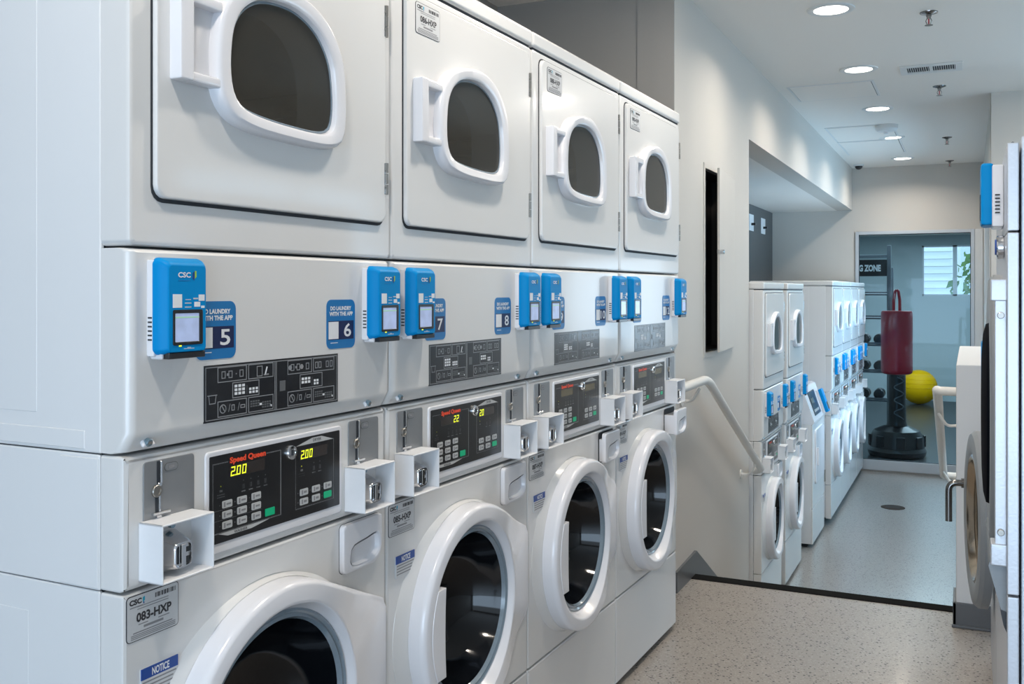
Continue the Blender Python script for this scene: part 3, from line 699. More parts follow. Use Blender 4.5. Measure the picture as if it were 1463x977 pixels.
# slant-top washer between the two far groups
r = thing('slant_top_washer', 'low white washer with slanted control console beside the far stacked machines', 'washing machine', (-1.094, 7.78, ZF))
mb = MB(); mb.box((-.70, 0, .03), (-.012, .66, .955), CABSIDE, .004); mb.box((-.60, .03, 0), (-.05, .63, .03), GAP); build('cabinet', mb, r)
mb = MB(); mb.plate(rrect(.0, .03, .66, .300, .004, 2), -.012, 0, ENAMEL, .004); build('base_panel', mb, r)
mb = MB(); mb.plate(rrect(.0, .306, .66, .950, .006, 2), -.012, 0, ENAMEL, .004); d = build('front_panel', mb, r)
mb = MB(); mb.plate(rrect(.10, .48, .56, .90, .03, 4), 0, .014, PLASTIC, .006); d2 = build('loading_door', mb, r)
mb = MB(); mb.box((.012, .13, .62), (.03, .15, .76), PLASTIC, .004); build('door_handle', mb, d2)
mb = MB()
prof = [(.004, .955), (.012, .975), (-.075, 1.225), (-.095, 1.235), (-.34, 1.235), (-.40, .955)]
mb.loft([[(x, y, z) for x, z in prof] for y in (0, .66)], PLASTIC, True, True); con = build('console', mb, r)
TILT = Matrix.Translation((.012, 0, .975)) @ Matrix.Rotation(-math.atan2(.087, .25), 4, 'Y')
mb = MB(); mb.box((.0, .13, .035), (.004, .45, .225), STICKBLK, .001, 1, TILT)
for i in range(4): mb.box((.003, .17 + i * .06, .06), (.0055, .20 + i * .06, .08), BTN, 0, 1, TILT)
mb.box((.003, .17, .13), (.005, .30, .17), DISPLIT, 0, 1, TILT); build('control_panel', mb, con)
mb = MB(); mb.box((0, .53, .01), (.02, .62, .20), PLASTIC, .003, 1, TILT); rd = build('card_reader', mb, r)
mb = MB(); mb.box((.018, .528, .01), (.05, .622, .205), BLUE, .010, 2, TILT); mb.box((.049, .545, .03), (.052, .605, .09), BLACKPL, .001, 1, TILT); build('reader_cover', mb, rd, label='blue plastic reader cover')
mb = MB(); mb.box((0, 0.655, .40), (.01, .665, .50), DULLMETAL, .002); build('hinge', mb, r)

# ------------------------------------------------------------------ shell
CZ = 2.70; XL = -1.18; YE = 11.40; YO = 5.803; HB = 2.235; AX = -2.05
def yzwall(name, x0, x1, outline, m, holes=()):
    mb = MB(); mb.plate(outline, x0, x1, m, 0, holes); return struct(name, mb)
R4 = lambda a0, b0, a1, b1: [(a0, b0), (a1, b0), (a1, b1), (a0, b1)]
PY0, PY1, PZ0, PZ1 = 4.735, 5.345, 1.030, 1.945
mb = MB(); mb.plate([(4.2, ZF), (YO, ZF), (YO, CZ), (4.2, CZ)], XL - .16, XL, WALL, 0, [R4(PY0, PZ0, PY1, PZ1)]); struct('wall_left', mb)
mb = MB(); mb.box((XL - .16, YO, HB), (XL, YE, CZ), WALL); struct('wall_header', mb)
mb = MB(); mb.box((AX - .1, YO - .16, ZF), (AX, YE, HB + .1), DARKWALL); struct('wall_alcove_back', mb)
mb = MB(); mb.box((AX - .1, YO - .16, HB), (XL - .16, YE, HB + .08), CEIL); struct('ceiling_alcove', mb)
mb = MB(); mb.box((AX - .1, YO - .24, ZF), (XL - .16, YO - .16, CZ), WALLSHADED); struct('wall_alcove_near', mb)
# end wall with the gym window opening
WX0, WX1, WZ0, WZ1 = -1.145, .050, ZF + .02, 1.995
mb = MB()
mb.box((AX - .1, YE, ZF - .1), (WX0, YE + .15, CZ), WALL); mb.box((WX1 + .08, YE, ZF - .1), (.30, YE + .15, CZ), WALL); mb.box((WX0, YE, WZ1), (WX1 + .08, YE + .15, CZ), WALL); mb.box((WX0, YE, ZF - .1), (WX1 + .08, YE + .15, WZ0), WALL)
struct('wall_far', mb)
r = link('window_1', None, kind='structure')
mb = MB(); f = .036
mb.box((WX0, YE - .02, WZ0), (WX0 + f, YE + .06, WZ1), ALU, .003); mb.box((WX1 - f, YE - .02, WZ0), (WX1, YE + .06, WZ1), ALU, .003)
mb.box((WX0 + f, YE - .02, WZ1 - f), (WX1 - f, YE + .06, WZ1), ALU, .003); mb.box((WX0 + f, YE - .02, WZ0), (WX1 - f, YE + .06, WZ0 + .11), ALU, .003)
mb.box((WX1, YE - .014, WZ0), (WX1 + .080, YE + .06, WZ1), TRIMW, .003)
build('window_frame', mb, r)
mb = MB(); mb.box((WX0 + f - .004, YE + .015, WZ0 + .1), (WX1 - f + .004, YE + .021, WZ1 - f + .004), PANE); build('window_pane', mb, r)
mb = MB(); g = .006
for a, b in ((WX0 + f, WX0 + f + g), (WX1 - f - g, WX1 - f)): mb.box((a, YE - .004, WZ0 + .11), (b, YE + .014, WZ1 - f), GAP)
mb.box((WX0 + f, YE - .004, WZ1 - f - g), (WX1 - f, YE + .014, WZ1 - f), GAP); mb.box((WX0 + f, YE - .004, WZ0 + .11), (WX1 - f, YE + .014, WZ0 + .11 + g), GAP); build('glazing_gasket', mb, r)
# lower corridor right wall with a daylight window
XR = .135; YR = 7.46
mb = MB(); mb.plate(R4(YR, ZF, YE, CZ), XR, XR + .15, WALL, 0, [R4(8.0, .15, 10.6, 2.05)]); struct('wall_right_corridor', mb)
r = link('window_2', None, kind='structure')
mb = MB()
for a, b, c, d in ((8.0, .15, 8.05, 2.05), (10.55, .15, 10.6, 2.05), (9.27, .20, 9.33, 2.0), (8.05, .15, 10.55, .20), (8.05, 2.0, 10.55, 2.05)): mb.box((XR + .05, a, b), (XR + .10, c, d), ALU, .003)
build('window_frame', mb, r)
mb = MB(); mb.box((XR + .072, 8.03, .18), (XR + .076, 10.57, 2.02), CLEAR); build('window_pane', mb, r)
# wall facing the camera on the right, with a bright window
RX1 = 2.6
mb = MB(); V0, V1, U0, U1 = .82, 1.62, .28, 1.22
mb.box((XR + .15, YR, ZF), (RX1, YR + .12, V0), WALL); mb.box((XR + .15, YR, V1), (RX1, YR + .12, CZ), WALL); mb.box((XR, YR - .001, CZ - .6), (XR + .15, YR + .12, CZ), WALL)
mb.box((XR, YR - .001, ZF), (XR + .15, YR + .12, CZ - .6), WALL)
mb.box((XR + .15, YR, V0), (U0 + .005, YR + .12, V1), WALL) if U0 > XR + .15 else None
mb.box((U1, YR, V0), (RX1, YR + .12, V1), WALL); struct('wall_right_far', mb)
r = link('window_3', None, kind='structure')
mb = MB()
for a, b, c, d in ((U0, V0, U0 + .03, V1), (U1 - .03, V0, U1, V1), (U0 + .03, V0, U1 - .03, V0 + .03), (U0 + .03, V1 - .03, U1 - .03, V1)): mb.box((a, YR + .02, b), (c, YR + .07, d), ALU, .003)
build('window_frame', mb, r)
mb = MB(); mb.box((U0 + .02, YR + .042, V0 + .02), (U1 - .02, YR + .046, V1 - .02), CLEAR); build('window_pane', mb, r)
mb = MB(); mb.plate(R4(-3.2, ZF, YR + .12, CZ), RX1, RX1 + .12, WALL, 0, [R4(4.6, .7, 7.0, 2.2)]); struct('wall_right', mb)
r = link('added_window', None, kind='structure')  # added unseen opening, lets extra daylight reach the lower machines
mb = MB()
for a, b, c, d in ((4.6, .7, 4.65, 2.2), (6.95, .7, 7.0, 2.2), (5.77, .75, 5.83, 2.15), (4.65, .7, 6.95, .75), (4.65, 2.15, 6.95, 2.2)): mb.box((RX1 + .03, a, b), (RX1 + .08, c, d), ALU, .003)
build('window_frame', mb, r)
mb = MB(); mb.box((RX1 + .05, 4.63, .73), (RX1 + .054, 6.97, 2.17), CLEAR); build('window_pane', mb, r)
mb = MB(); mb.box((AX - .12, -3.2, 0), (AX, 4.2, CZ), WALLSHADED); struct('wall_left_alcove', mb)
mb = MB(); mb.box((AX - .12, 4.2, 0), (XL - .16, 4.32, CZ), WALLSHADED); mb.box((XL - .17, 4.192, ZF), (XL - .0005, 4.2, CZ), WALLSHADED); struct('wall_alcove_end', mb)
mb = MB(); mb.box((AX - .12, -3.32, 0), (-1.75, -3.2, CZ), WALL); mb.box((2.3, -3.32, 0), (RX1 + .12, -3.2, CZ), WALL); mb.box((-1.75, -3.32, 2.45), (2.3, -3.2, CZ), WALL); struct('wall_back', mb)
mb = MB(); mb.box((AX - .12, -3.32, CZ), (RX1 + .12, YE + .15, CZ + .1), CEIL); struct('ceiling', mb)
# floors and steps
YN = 4.475
mb = MB(); mb.box((AX - .12, -3.32, -.12), (RX1, YN - .035, 0), FLOORA); mb.box((.087, YN - .035, -.12), (RX1, YR, 0), FLOORA); struct('floor', mb)
mb = MB(); mb.box((AX - .1, YO - .24, ZF - .1), (XR + .2, YE, ZF), FLOORB); struct('floor_lower', mb)
mb = MB()
for i in range(1, 4): mb.box((XL, YN + .3 * (i - 1) + .0, ZF - .05), (-.048, YN + .3 * i, -.1625 * i), FLOORB)
mb.box((XL, YN + .9, ZF - .1), (-.048, YO - .24, ZF), FLOORB); struct('floor_steps', mb)
mb = MB(); mb.box((XL, YN - .035, -.05), (-.040, YN + .045, .004), NOSE, .004); struct('trim_nosing', mb)
mb = MB(); mb.box((.087, YN, ZF - .1), (.13, YR, -.12), WALL); struct('wall_platform', mb)
# half wall beside the steps
mb = MB(); mb.box((-.048, 4.26, ZF), (.130, 5.72, 1.043), mat('half_wall_paint', (.66, .665, .67), rough=.6, var=.01), .006); struct('wall_half', mb)
mb = MB(); mb.box((-.060, 4.248, 0), (.136, 4.262, .098), BASEM, .003); mb.box((-.060, 4.248, 0), (-.046, 4.47, .098), BASEM, .003); mb.box((-.064, 4.240, 0), (.14, 4.252, .012), BASEM, .003); struct('baseboard_half_wall', mb)
mb = MB(); th = .012
mb.plate([(4.2, .0), (4.475, .0), (4.475, -.25), (5.3, -.60), (5.3, -.317), (4.541, .107), (4.2, .092)], XL, XL + th, BASEM); struct('baseboard_left', mb)
mb = MB(); mb.box((XR - .012, YR, ZF), (XR, YE, ZF + .1), BASEM); struct('baseboard_right', mb)
# floor drain
mb = MB(); mb.lathe([(.105, 0), (.105, .003), (.095, .005), (.02, .005)], DARKBRONZE, 'z', n=28, cap1=True)
for i in range(5): mb.box((-.06, -.05 + i * .022, .0045), (.06, -.042 + i * .022, .0056), GAP)
build('floor_drain', mb, loc=(-.635, 9.57, ZF), label='round metal drain cover set in the lower corridor floor', cat='drain')

# recessed wall cabinet with its narrow door ajar
r = thing('wall_cabinet', 'white recessed wall cabinet with door ajar and dark inside, above the handrail', 'cabinet', (XL, (PY0 + PY1) / 2, PZ0))
cy = (PY0 + PY1) / 2
mb = MB()
h0 = R4(PY0 - cy, 0, PY1 - cy, PZ1 - PZ0); 
mb.plate(R4(PY0 - cy - .022, -.022, PY1 - cy + .022, PZ1 - PZ0 + .022), 0, .005, WALL, .002, [inset(h0, .004)]); build('frame', mb, r)
mb = MB(); a, b = PY0 - cy + .005, PY1 - cy - .005; H = PZ1 - PZ0
BOXD = mat('cabinet_inside', (.012, .010, .008), rough=.7, var=.3, bscale=30)
mb.box((-.12, a, .005), (-.11, b, H - .005), BOXD); mb.box((-.11, a, .005), (-.004, a + .006, H - .005), BOXD); mb.box((-.11, b - .006, .005), (-.004, b, H - .005), BOXD); mb.box((-.11, a, .005), (-.004, b, .011), BOXD); mb.box((-.11, a, H - .011), (-.004, b, H - .005), BOXD)
for i in range(4): mb.box((-.11, a + .05 + i * .06, .01), (-.085, a + .075 + i * .06, H - .01), BOXD)
build('box', mb, r, label='dark inside of the cabinet')
mb = MB(); mb.box((0, -.585, .004), (.012, 0, H - .004), WALL, .002)
d = build('door', mb, r, loc=(.008, PY1 - cy - .006, 0)); d.rotation_euler = (0, 0, math.radians(5.0))
mb = MB(); mb.cyl((.012, -.555, .50), (.030, -.555, .50), .012, CHROME, n=14, bev=.002); mb.box((.0, -.595, .49), (.014, -.565, .51), DULLMETAL, .002); build('knob', mb, d, label='small metal knob')

# left handrail
r = thing('handrail', 'cream painted handrail on brackets running down the wall beside the steps', 'handrail', (XL, 4.45, 0))
xo = .085
def smooth_path(p, k=5):
    out = []
    for i in range(len(p)):
        if i in (0, len(p) - 1): out.append(Vector(p[i])); continue
        a, b, c = Vector(p[i - 1]), Vector(p[i]), Vector(p[i + 1]); d = min(.09, (b - a).length * .45, (c - b).length * .45)
        s0 = b + (a - b).normalized() * d; s1 = b + (c - b).normalized() * d
        for j in range(k + 1):
            t = j / k; out.append((1 - t) ** 2 * s0 + 2 * t * (1 - t) * b + t * t * s1)
    return out
mb = MB(); mb.tube(smooth_path([(xo, -.55, .925), (xo, .00, .930), (xo, 1.290, .300), (xo - .05, 1.335, .280)]), .021, RAIL, 14); build('rail', mb, r)
for (y, z) in ((-.14, .925), (1.12, .380)):
    mb = MB(); mb.tube(smooth_path([(0.004, y, z - .085), (.05, y, z - .085), (xo, y, z - .025)], 4), .007, RAIL, 8); mb.cyl((0, y, z - .085), (.006, y, z - .085), .026, RAIL, n=16); build('bracket', mb, r)
# right handrail
r = thing('handrail', 'cream painted handrail loop fixed to the side of the white half wall', 'handrail', (-.048, 4.9, 0))
mb = MB(); mb.tube(smooth_path([(-.002, .0, .875), (-.088, .0, .875), (-.088, .06, .875), (-.088, 1.28, .270), (-.088, 1.34, .255), (-.002, 1.34, .255)]), .021, RAIL, 14); build('rail', mb, r)
for (y, z) in ((.25, .768), (1.15, .335)):
    mb = MB(); mb.tube(smooth_path([(-.004, y, z - .08), (-.05, y, z - .085), (-.088, y, z - .025)], 4), .007, RAIL, 8); mb.cyl((-.006, y, z - .08), (0, y, z - .08), .026, RAIL, n=16); build('bracket', mb, r)

# switch-like plates on the dark alcove wall
for k, (y, lab) in enumerate(((10.83, 'white shutoff plate with black lever on dark wall, nearer the corner'), (10.19, 'white shutoff plate with black lever on dark wall, half hidden by the wall edge'))):
    r = thing('shutoff_plate', lab, 'wall plate', (AX - .002, y, 1.963), 0, 'white plates on the dark alcove wall')
    mb = MB(); mb.plate(rrect(-.11, 0, .11, .17, .004, 2), 0, .008, WHITEINK, .002); build('plate', mb, r)
    mb = MB(); mb.box((.006, -.02, .055), (.05, .02, .08), BLACKPL, .004); mb.box((.03, -.02, .06), (.045, .07, .075), BLACKPL, .004); build('lever', mb, r, label='black lever')

# ------------------------------------------------------------------ ceiling fittings
order = ['first and largest seen, nearest the camera', 'second from the camera', 'third from the camera, by the access panels', 'fourth from the camera, beside the smoke detector', 'farthest, by the end wall']
LIGHTS = [(-.607, 4.92), (-.616, 6.32), (-.62, 7.74), (-.626, 9.24), (-.62, 10.74)]
def downlight(x, y, label=None):
    r = thing('recessed_ceiling_light', label, 'ceiling light', (x, y, CZ), 0, 'recessed corridor ceiling lights')
    mb = MB(); mb.lathe([(.112, 0), (.110, -.005), (.100, -.008), (.082, -.006), (.078, .002)], TRIMW, 'z', n=36); build('trim_ring', mb, r)
    mb = MB(); mb.lathe([(.079, -.004), (.05, -.006), (.003, -.0065)], LENS, 'z', n=30, cap1=True); build('lens', mb, r, label='lit warm white lens')
    L = bpy.data.lights.new('downlight', 'AREA'); L.shape = 'DISK'; L.size = .13; L.energy = 9.5; L.color = (1.0, .90, .78); L.spread = math.radians(150)
    o = bpy.data.objects.new('downlight', L); COL.objects.link(o); o.location = (x, y, CZ - .012)
    return o
for (x, y), n in zip(LIGHTS, order): downlight(x, y, 'lit round recessed ceiling light, ' + n)
for x, y in ((-.60, 3.45), (-.60, 2.0), (-.60, .5), (.75, 6.3)):
    L = bpy.data.lights.new('downlight', 'AREA'); L.shape = 'DISK'; L.size = .15; L.energy = 14.5; L.color = (1.0, .91, .80)
    o = bpy.data.objects.new('downlight', L); COL.objects.link(o); o.location = (x, y, CZ - .012)
SPR = [(-.18, 5.18, 'nearest the camera beside the first ceiling light'), (-.181, 7.07, 'just beyond the air vent'), (-.18, 9.45, 'level with the smoke detector'), (-.187, 11.15, 'closest to the end wall')]
for x, y, n in SPR:
    r = thing('fire_sprinkler', 'small chrome pendant fire sprinkler on the ceiling, ' + n, 'sprinkler', (x, y, CZ), 0, 'ceiling sprinklers')
    mb = MB(); mb.lathe([(.042, 0), (.041, -.004), (.022, -.010), (.013, -.012), (.012, -.02)], DARKCHROME, 'z', n=24); build('escutcheon', mb, r)
    mb = MB(); mb.cyl((0, 0, -.01), (0, 0, -.032), .010, DULLMETAL, n=12)
    for s_ in (-1, 1): mb.tube([(s_ * .008, 0, -.03), (s_ * .014, 0, -.042), (s_ * .005, 0, -.062)], .0025, DULLMETAL, 6)
    mb.cyl((0, 0, -.03), (0, 0, -.058), .003, BAGRED, n=8); mb.lathe([(.004, -.060), (.019, -.062), (.019, -.064), (.003, -.066)], DULLMETAL, 'z', n=16, cap1=True); build('sprinkler_head', mb, r, label='metal frame and deflector')
r = thing('air_vent', 'white louvred air vent in the corridor ceiling', 'vent', (-.212, 6.47, CZ))
mb = MB(); mb.box((-.175, -.12, -.008), (.175, -.075, 0), TRIMW, .002); mb.box((-.175, .075, -.008), (.175, .12, 0), TRIMW, .002); mb.box((-.175, -.075, -.008), (-.135, .075, 0), TRIMW, .002); mb.box((.135, -.075, -.008), (.175, .075, 0), TRIMW, .002); mb.box((-.01, -.075, -.008), (.01, .075, 0), TRIMW, .002); build('vent_frame', mb, r)
mb = MB(); mb.box((-.135, -.075, -.001), (.135, .075, .0), GAP)
for i in range(22):
    x = -.128 + i * .0122
    if abs(x) > .012: mb.box((x, -.073, -.007), (x + .003, .073, -.001), TRIMW)
build('louvres', mb, r, label='dark slots between white louvres')
r = thing('smoke_detector', 'round white smoke detector on the corridor ceiling', 'smoke detector', (-.615, 8.55, CZ))
mb = MB(); mb.lathe([(.088, 0), (.088, -.032), (.072, -.050), (.040, -.054), (.003, -.055)], TRIMW, 'z', n=32, cap1=True); build('body', mb, r)
mb = MB(); mb.lathe([(.022, -.052), (.020, -.070), (.003, -.076)], WHITEINK, 'z', n=20, cap1=True); build('sensor', mb, r)
r = thing('dome_camera', 'small black dome security camera at the far end of the ceiling', 'camera', (-1.08, 11.08, CZ))
mb = MB(); mb.lathe([(.055, 0), (.053, -.014), (.045, -.018)], TRIMW, 'z', n=24, cap1=True); build('base', mb, r)
mb = MB(); mb.sphere((0, 0, -.018), .040, BLACKPL, 24, (1, 1, .95)); build('dome', mb, r, label='glossy black dome')
for (x0, y0, x1, y1, n) in ((-1.11, 6.68, -.56, 7.22, 'nearest, just past the second ceiling light'), (-1.10, 8.48, -.56, 9.30, 'beside the smoke detector'), (-1.10, 9.34, -.56, 10.26, 'farthest, before the end wall')):
    r = thing('ceiling_access_panel', 'white square access panel flush in the corridor ceiling, ' + n, 'access panel', ((x0 + x1) / 2, (y0 + y1) / 2, CZ), 0, 'ceiling access panels')
    hx, hy = (x1 - x0) / 2, (y1 - y0) / 2
    mb = MB(); mb.box((-hx + .02, -hy + .02, -.006), (hx - .02, hy - .02, 0), CEIL, .001, 1); build('panel', mb, r)
    mb = MB()
    for a, b, c, d in ((-hx, -hy, hx, -hy + .016), (-hx, hy - .016, hx, hy), (-hx, -hy + .016, -hx + .016, hy - .016), (hx - .016, -hy + .016, hx, hy - .016)): mb.box((a, b, -.004), (c, d, 0), TRIMW, .001, 1)
    build('panel_frame', mb, r)
    mb = MB()
    for a, b, c, d in ((-hx + .016, -hy + .016, hx - .016, -hy + .02), (hx - .02, -hy + .02, hx - .016, hy - .02)): mb.box((a, b, -.0015), (c, d, 0), GAP)
    build('gap_seal', mb, r)

# ------------------------------------------------------------------ big steel machines on the right, seen almost edge-on
# near machine: local x points into the aisle (towards -X world); built directly in world offsets
NX, NY = .070, 2.24
r = thing('large_washer', 'big brushed steel washer with dark glass door at the right edge of the photo', 'washing machine', (NX, NY, 0))
def xr(mb, d0, y0, z0, d1, y1, z1, m, bev=0.0, seg=2): mb.box((-d1, y0, z0), (-d0, y1, z1), m, bev, seg)   # d = distance out of the front into the aisle
mb = MB(); mb.box((.026, .02, .04), (.80, .86, 1.655), STEEL, .004); mb.box((.10, .06, 0), (.75, .82, .04), GAP); build('cabinet', mb, r)
mb = MB(); mb.box((0, 0, .712), (.022, .88, 1.456), STEEL, .003); build('front_panel', mb, r)
mb = MB(); mb.box((0, 0, 1.459), (.022, .88, 1.640), STEEL, .003); build('console', mb, r)
mb = MB(); mb.box((0, 0, .05), (.022, .88, .708), STEEL, .003); build('base_panel', mb, r)
# front of near machine: door disc
DCY, DCZ = .40, 1.040
mb = MB(); mb.lathe([(.335, 0), (.335, .018), (.322, .028), (.29, .030), (.25, .027), (.215, .020)], GREYRING, 'x', (0, DCY, DCZ), 56)
mb.bm.verts.ensure_lookup_table()
for v in mb.bm.verts: v.co.x = -v.co.x
d = build('door', mb, r)
mb = MB(); mb.lathe([(.222, .018), (.215, .034), (.19, .040), (.14, .043), (.08, .044), (.003, .0445)], MATTEBLK, 'x', (0, DCY, DCZ), 56, cap1=True)
for v in mb.bm.verts: v.co.x = -v.co.x
build('door_glass', mb, d, label='bulging black door glass')
mb = MB(); xr(mb, .0, .02, .79, .022, .045, 1.36, STEEL, .002); xr(mb, -.001, .015, 1.315, .030, .075, 1.36, STEEL, .003); xr(mb, -.001, .015, .765, .030, .075, .81, STEEL, .003)
for z in (1.285, .835): mb.cyl((-.011, .022, z), (-.011, .012, z), .007, DULLMETAL, n=12, bev=.001)
build('hinge_bar', mb, r, label='steel hinge bar with two screws')
mb = MB(); mb.loft([[(-d, y, z) for d, z in ((0, .765), (.030, .775), (.034, .760), (.006, .655), (0, .650))] for y in (.03, .45)], GREYRING, True, True)
mb.loft([[(-d, y, z) for d, z in ((0, .668), (.012, .672), (.006, .640), (.0, .625))] for y in (.028, .452)], BLACKPL, True, True); build('kick_deflector', mb, r, label='grey slanted lower deflector with black end')
mb = MB(); xr(mb, .0, .20, 1.480, .024, .32, 1.62, PLASTIC, .004)
for i in range(6): xr(mb, .008, .1985, 1.510 + i * .008, .018, .202, 1.513 + i * .008, GAP)
rd = build('card_reader', mb, r)
mb = MB(); xr(mb, .020, .205, 1.484, .047, .315, 1.625, BLUE, .007); xr(mb, .046, .22, 1.495, .0485, .30, 1.555, BLACKPL, .001, 1); build('reader_cover', mb, rd, label='blue plastic reader cover')
mb = MB(); mb.cyl((0, .16, 1.432), (-.016, .16, 1.432), .026, CHROME, n=20, bev=.003); mb.cyl((-.015, .16, 1.432), (-.019, .16, 1.432), .017, NOTICEB, n=16); build('start_knob', mb, r, label='chrome knob with blue centre')
mb = MB(); mb.tube([(.011, .02, 1.640), (.011, .30, 1.655), (.011, .55, 1.630)], .004, BLACKPL, 8); build('cable_clip', mb, r)
# second machine behind it
r = thing('front_load_washer', 'grey-ringed front load washer with chrome lever handle, beyond the big steel washer', 'washing machine', (.070, 3.18, 0))
mb = MB(); mb.box((.0, 0, .04), (.72, .74, 1.22), STEEL, .006); mb.box((.06, .04, 0), (.66, .70, .04), GAP); build('cabinet', mb, r)
C2Y, C2Z = .285, .600
def flip(mb):
    for v in mb.bm.verts: v.co.x = -v.co.x
mb = MB(); mb.lathe([(.280, -.002), (.280, .022), (.270, .034), (.245, .038), (.215, .036), (.203, .030)], GREYRING, 'x', (0, C2Y, C2Z), 56); flip(mb)
d = build('door', mb, r, loc=(-.004, .03, 0)); d.rotation_euler = (0, 0, math.radians(5.0))
mb = MB(); mb.lathe([(.205, .031), (.197, .034), (.190, .028), (.180, .012), (.165, .008), (.160, .004)], BRONZE, 'x', (0, C2Y, C2Z), 56)
mb.lathe([(.160, .004), (.10, .0015), (.003, .001)], BOWL, 'x', (0, C2Y, C2Z), 56, cap1=True); flip(mb)
build('porthole', mb, d, label='warm steel porthole rim and dark glass')
mb = MB(); hy, hz = C2Y + .255, C2Z + .065
mb.tube(smooth_path([(-.02, hy, hz), (-.085, hy, hz), (-.085, hy - .004, hz - .135)], 5), .0115, DARKCHROME, 12); mb.cyl((-.015, hy, hz), (-.045, hy, hz), .017, DARKCHROME, n=16); build('door_handle', mb, d, label='dark chrome lever handle')
mb = MB(); mb.box((-.018, .26, 1.025), (.0, .36, 1.17), PLASTIC, .003); rd = build('card_reader', mb, r)
mb = MB(); mb.box((-.036, .264, 1.03), (-.014, .356, 1.175), BLUE, .007); build('reader_cover', mb, rd, label='blue plastic reader cover')

# ------------------------------------------------------------------ gym behind the glass
GY1 = 19.2; GX0, GX1 = -3.2, 2.2; GZ = 2.35
mb = MB(); mb.box((GX0, YE + .15, ZF - .1), (GX1, GY1, ZF), GYMFLOOR); struct('floor_gym', mb)
mb = MB(); mb.box((GX0, YE + .15, GZ), (GX1, GY1, GZ + .1), CEIL); struct('ceiling_gym', mb)
mb = MB(); mb.box((GX0 - .1, YE + .15, ZF), (GX0, GY1, GZ), GYMWALL); struct('wall_gym_left', mb)
mb = MB(); mb.box((GX1, YE + .15, ZF), (GX1 + .1, GY1, GZ), GYMWALL); struct('wall_gym_right', mb)
mb = MB(); mb.box((GX0, YE + .15, ZF), (AX - .1, YE + .25, GZ), GYMWALL); mb.box((.30, YE + .02, ZF), (GX1, YE + .16, CZ), GYMWALL); struct('wall_gym_front', mb)
a0, a1, b0, b1 = -.78, 1.1, 1.25, 2.165
mb = MB(); mb.box((GX0, GY1, ZF), (a0, GY1 + .12, GZ), GYMWALL); mb.box((a1, GY1, ZF), (GX1, GY1 + .12, GZ), GYMWALL); mb.box((a0, GY1, ZF), (a1, GY1 + .12, b0), GYMWALL); mb.box((a0, GY1, b1), (a1, GY1 + .12, GZ), GYMWALL); struct('wall_gym_back', mb)
r = link('window_4', None, kind='structure')
mb = MB()
for a, b, c, d in ((a0, b0, a0 + .03, b1), (a1 - .03, b0, a1, b1), (-.27, b0, -.20, b1), (a0, b0, a1, b0 + .03), (a0, b1 - .03, a1, b1)): mb.box((a, GY1 + .03, b), (c, GY1 + .08, d), ALU)
build('window_frame', mb, r)
mb = MB(); mb.box((a0 + .02, GY1 + .05, b0 + .02), (a1 - .02, GY1 + .055, b1 - .02), CLEAR); build('window_pane', mb, r)
# outdoors behind the gym
mb = MB(); mb.box((-6, GY1 + .15, ZF - .2), (6, GY1 + 14, ZF - .05), DIRT); struct('ground_outside', mb)
r = thing('neighbour_building', 'white lap-sided building seen through the gym back window', 'building', (-1.41, GY1 + 2.6, ZF))
mb = MB()
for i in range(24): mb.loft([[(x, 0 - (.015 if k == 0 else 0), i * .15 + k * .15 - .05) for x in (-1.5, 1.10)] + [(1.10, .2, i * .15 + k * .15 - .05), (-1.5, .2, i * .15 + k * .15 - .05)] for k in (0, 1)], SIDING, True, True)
for i in range(24): mb.box((-1.5, -.018, i * .15 - .056), (1.10, .0, i * .15 - .048), LABELW)  # grey strips painted as shadow lines under the laps
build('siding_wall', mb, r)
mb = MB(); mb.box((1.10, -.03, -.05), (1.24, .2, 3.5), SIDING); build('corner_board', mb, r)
mb = MB()
for i in range(900):
    a = random.random() * 2 * PI; u = random.random() ** .5; zz = random.random()
    c = Vector((math.cos(a) * u * .85 * math.sin(PI * (.15 + .8 * zz)), math.sin(a) * u * .6, .2 + zz * 3.0)); s_ = .07 + random.random() * .07
    n = Vector((random.gauss(0, 1), random.gauss(0, 1), random.gauss(0, 1))).normalized(); t = n.orthogonal().normalized() * s_; q = n.cross(t)
    i_ = mb.mi(LEAF); f_ = mb.bm.faces.new([mb.bm.verts.new(c + v) for v in (t, q * .5, -t, -q * .5)]); f_.material_index = i_
r = thing('garden_shrub', 'leafy green shrub outside the gym back window', 'shrub', (.38, GY1 + 1.35, ZF))
mb.recalc = False
build('foliage', mb, r); mb = MB(); mb.tube([(0, 0, -.05), (.03, 0, .6), (.0, .05, 1.6), (-.05, 0, 2.4)], .04, DIRT, 8); build('stem', mb, r)
# punching bag
BY = 12.62; S = 1.0
r = thing('punching_bag', 'dark red free-standing punching bag on black base behind the glass', 'punching bag', (-.795, BY, ZF))
mb = MB(); mb.lathe([(.02, .985), (.14, .985), (.162, .992), (.176, 1.01), (.180, 1.04), (.180, 1.70), (.176, 1.735), (.165, 1.748), (.02, 1.752)], BAGRED, 'z', n=40, cap0=True, cap1=True); build('bag', mb, r)
mb = MB()
for s_ in (-1, 1): mb.tube([(s_ * .035, 0, 1.745), (s_ * .033, 0, 1.88), (s_ * .018, 0, 1.985), (0, 0, 2.0)], .018, BAGRED, 8)
build('strap', mb, r)
mb = MB(); mb.lathe([(.12, .36), (.105, .42), (.10, .99)], BLACKPL, 'z', n=24)
pts = [(.055 * math.cos(t * .9) + .03, -.115, .45 + t * .022) for t in range(24)]
mb.tube(pts, .008, GASKET, 6); build('pole', mb, r)
mb = MB(); mb.lathe([(.30, 0), (.325, .02), (.335, .07), (.32, .10), (.31, .11), (.30, .24), (.26, .31), (.15, .36), (.11, .37)], BLACKPL, 'z', n=40, cap0=True, cap1=True)
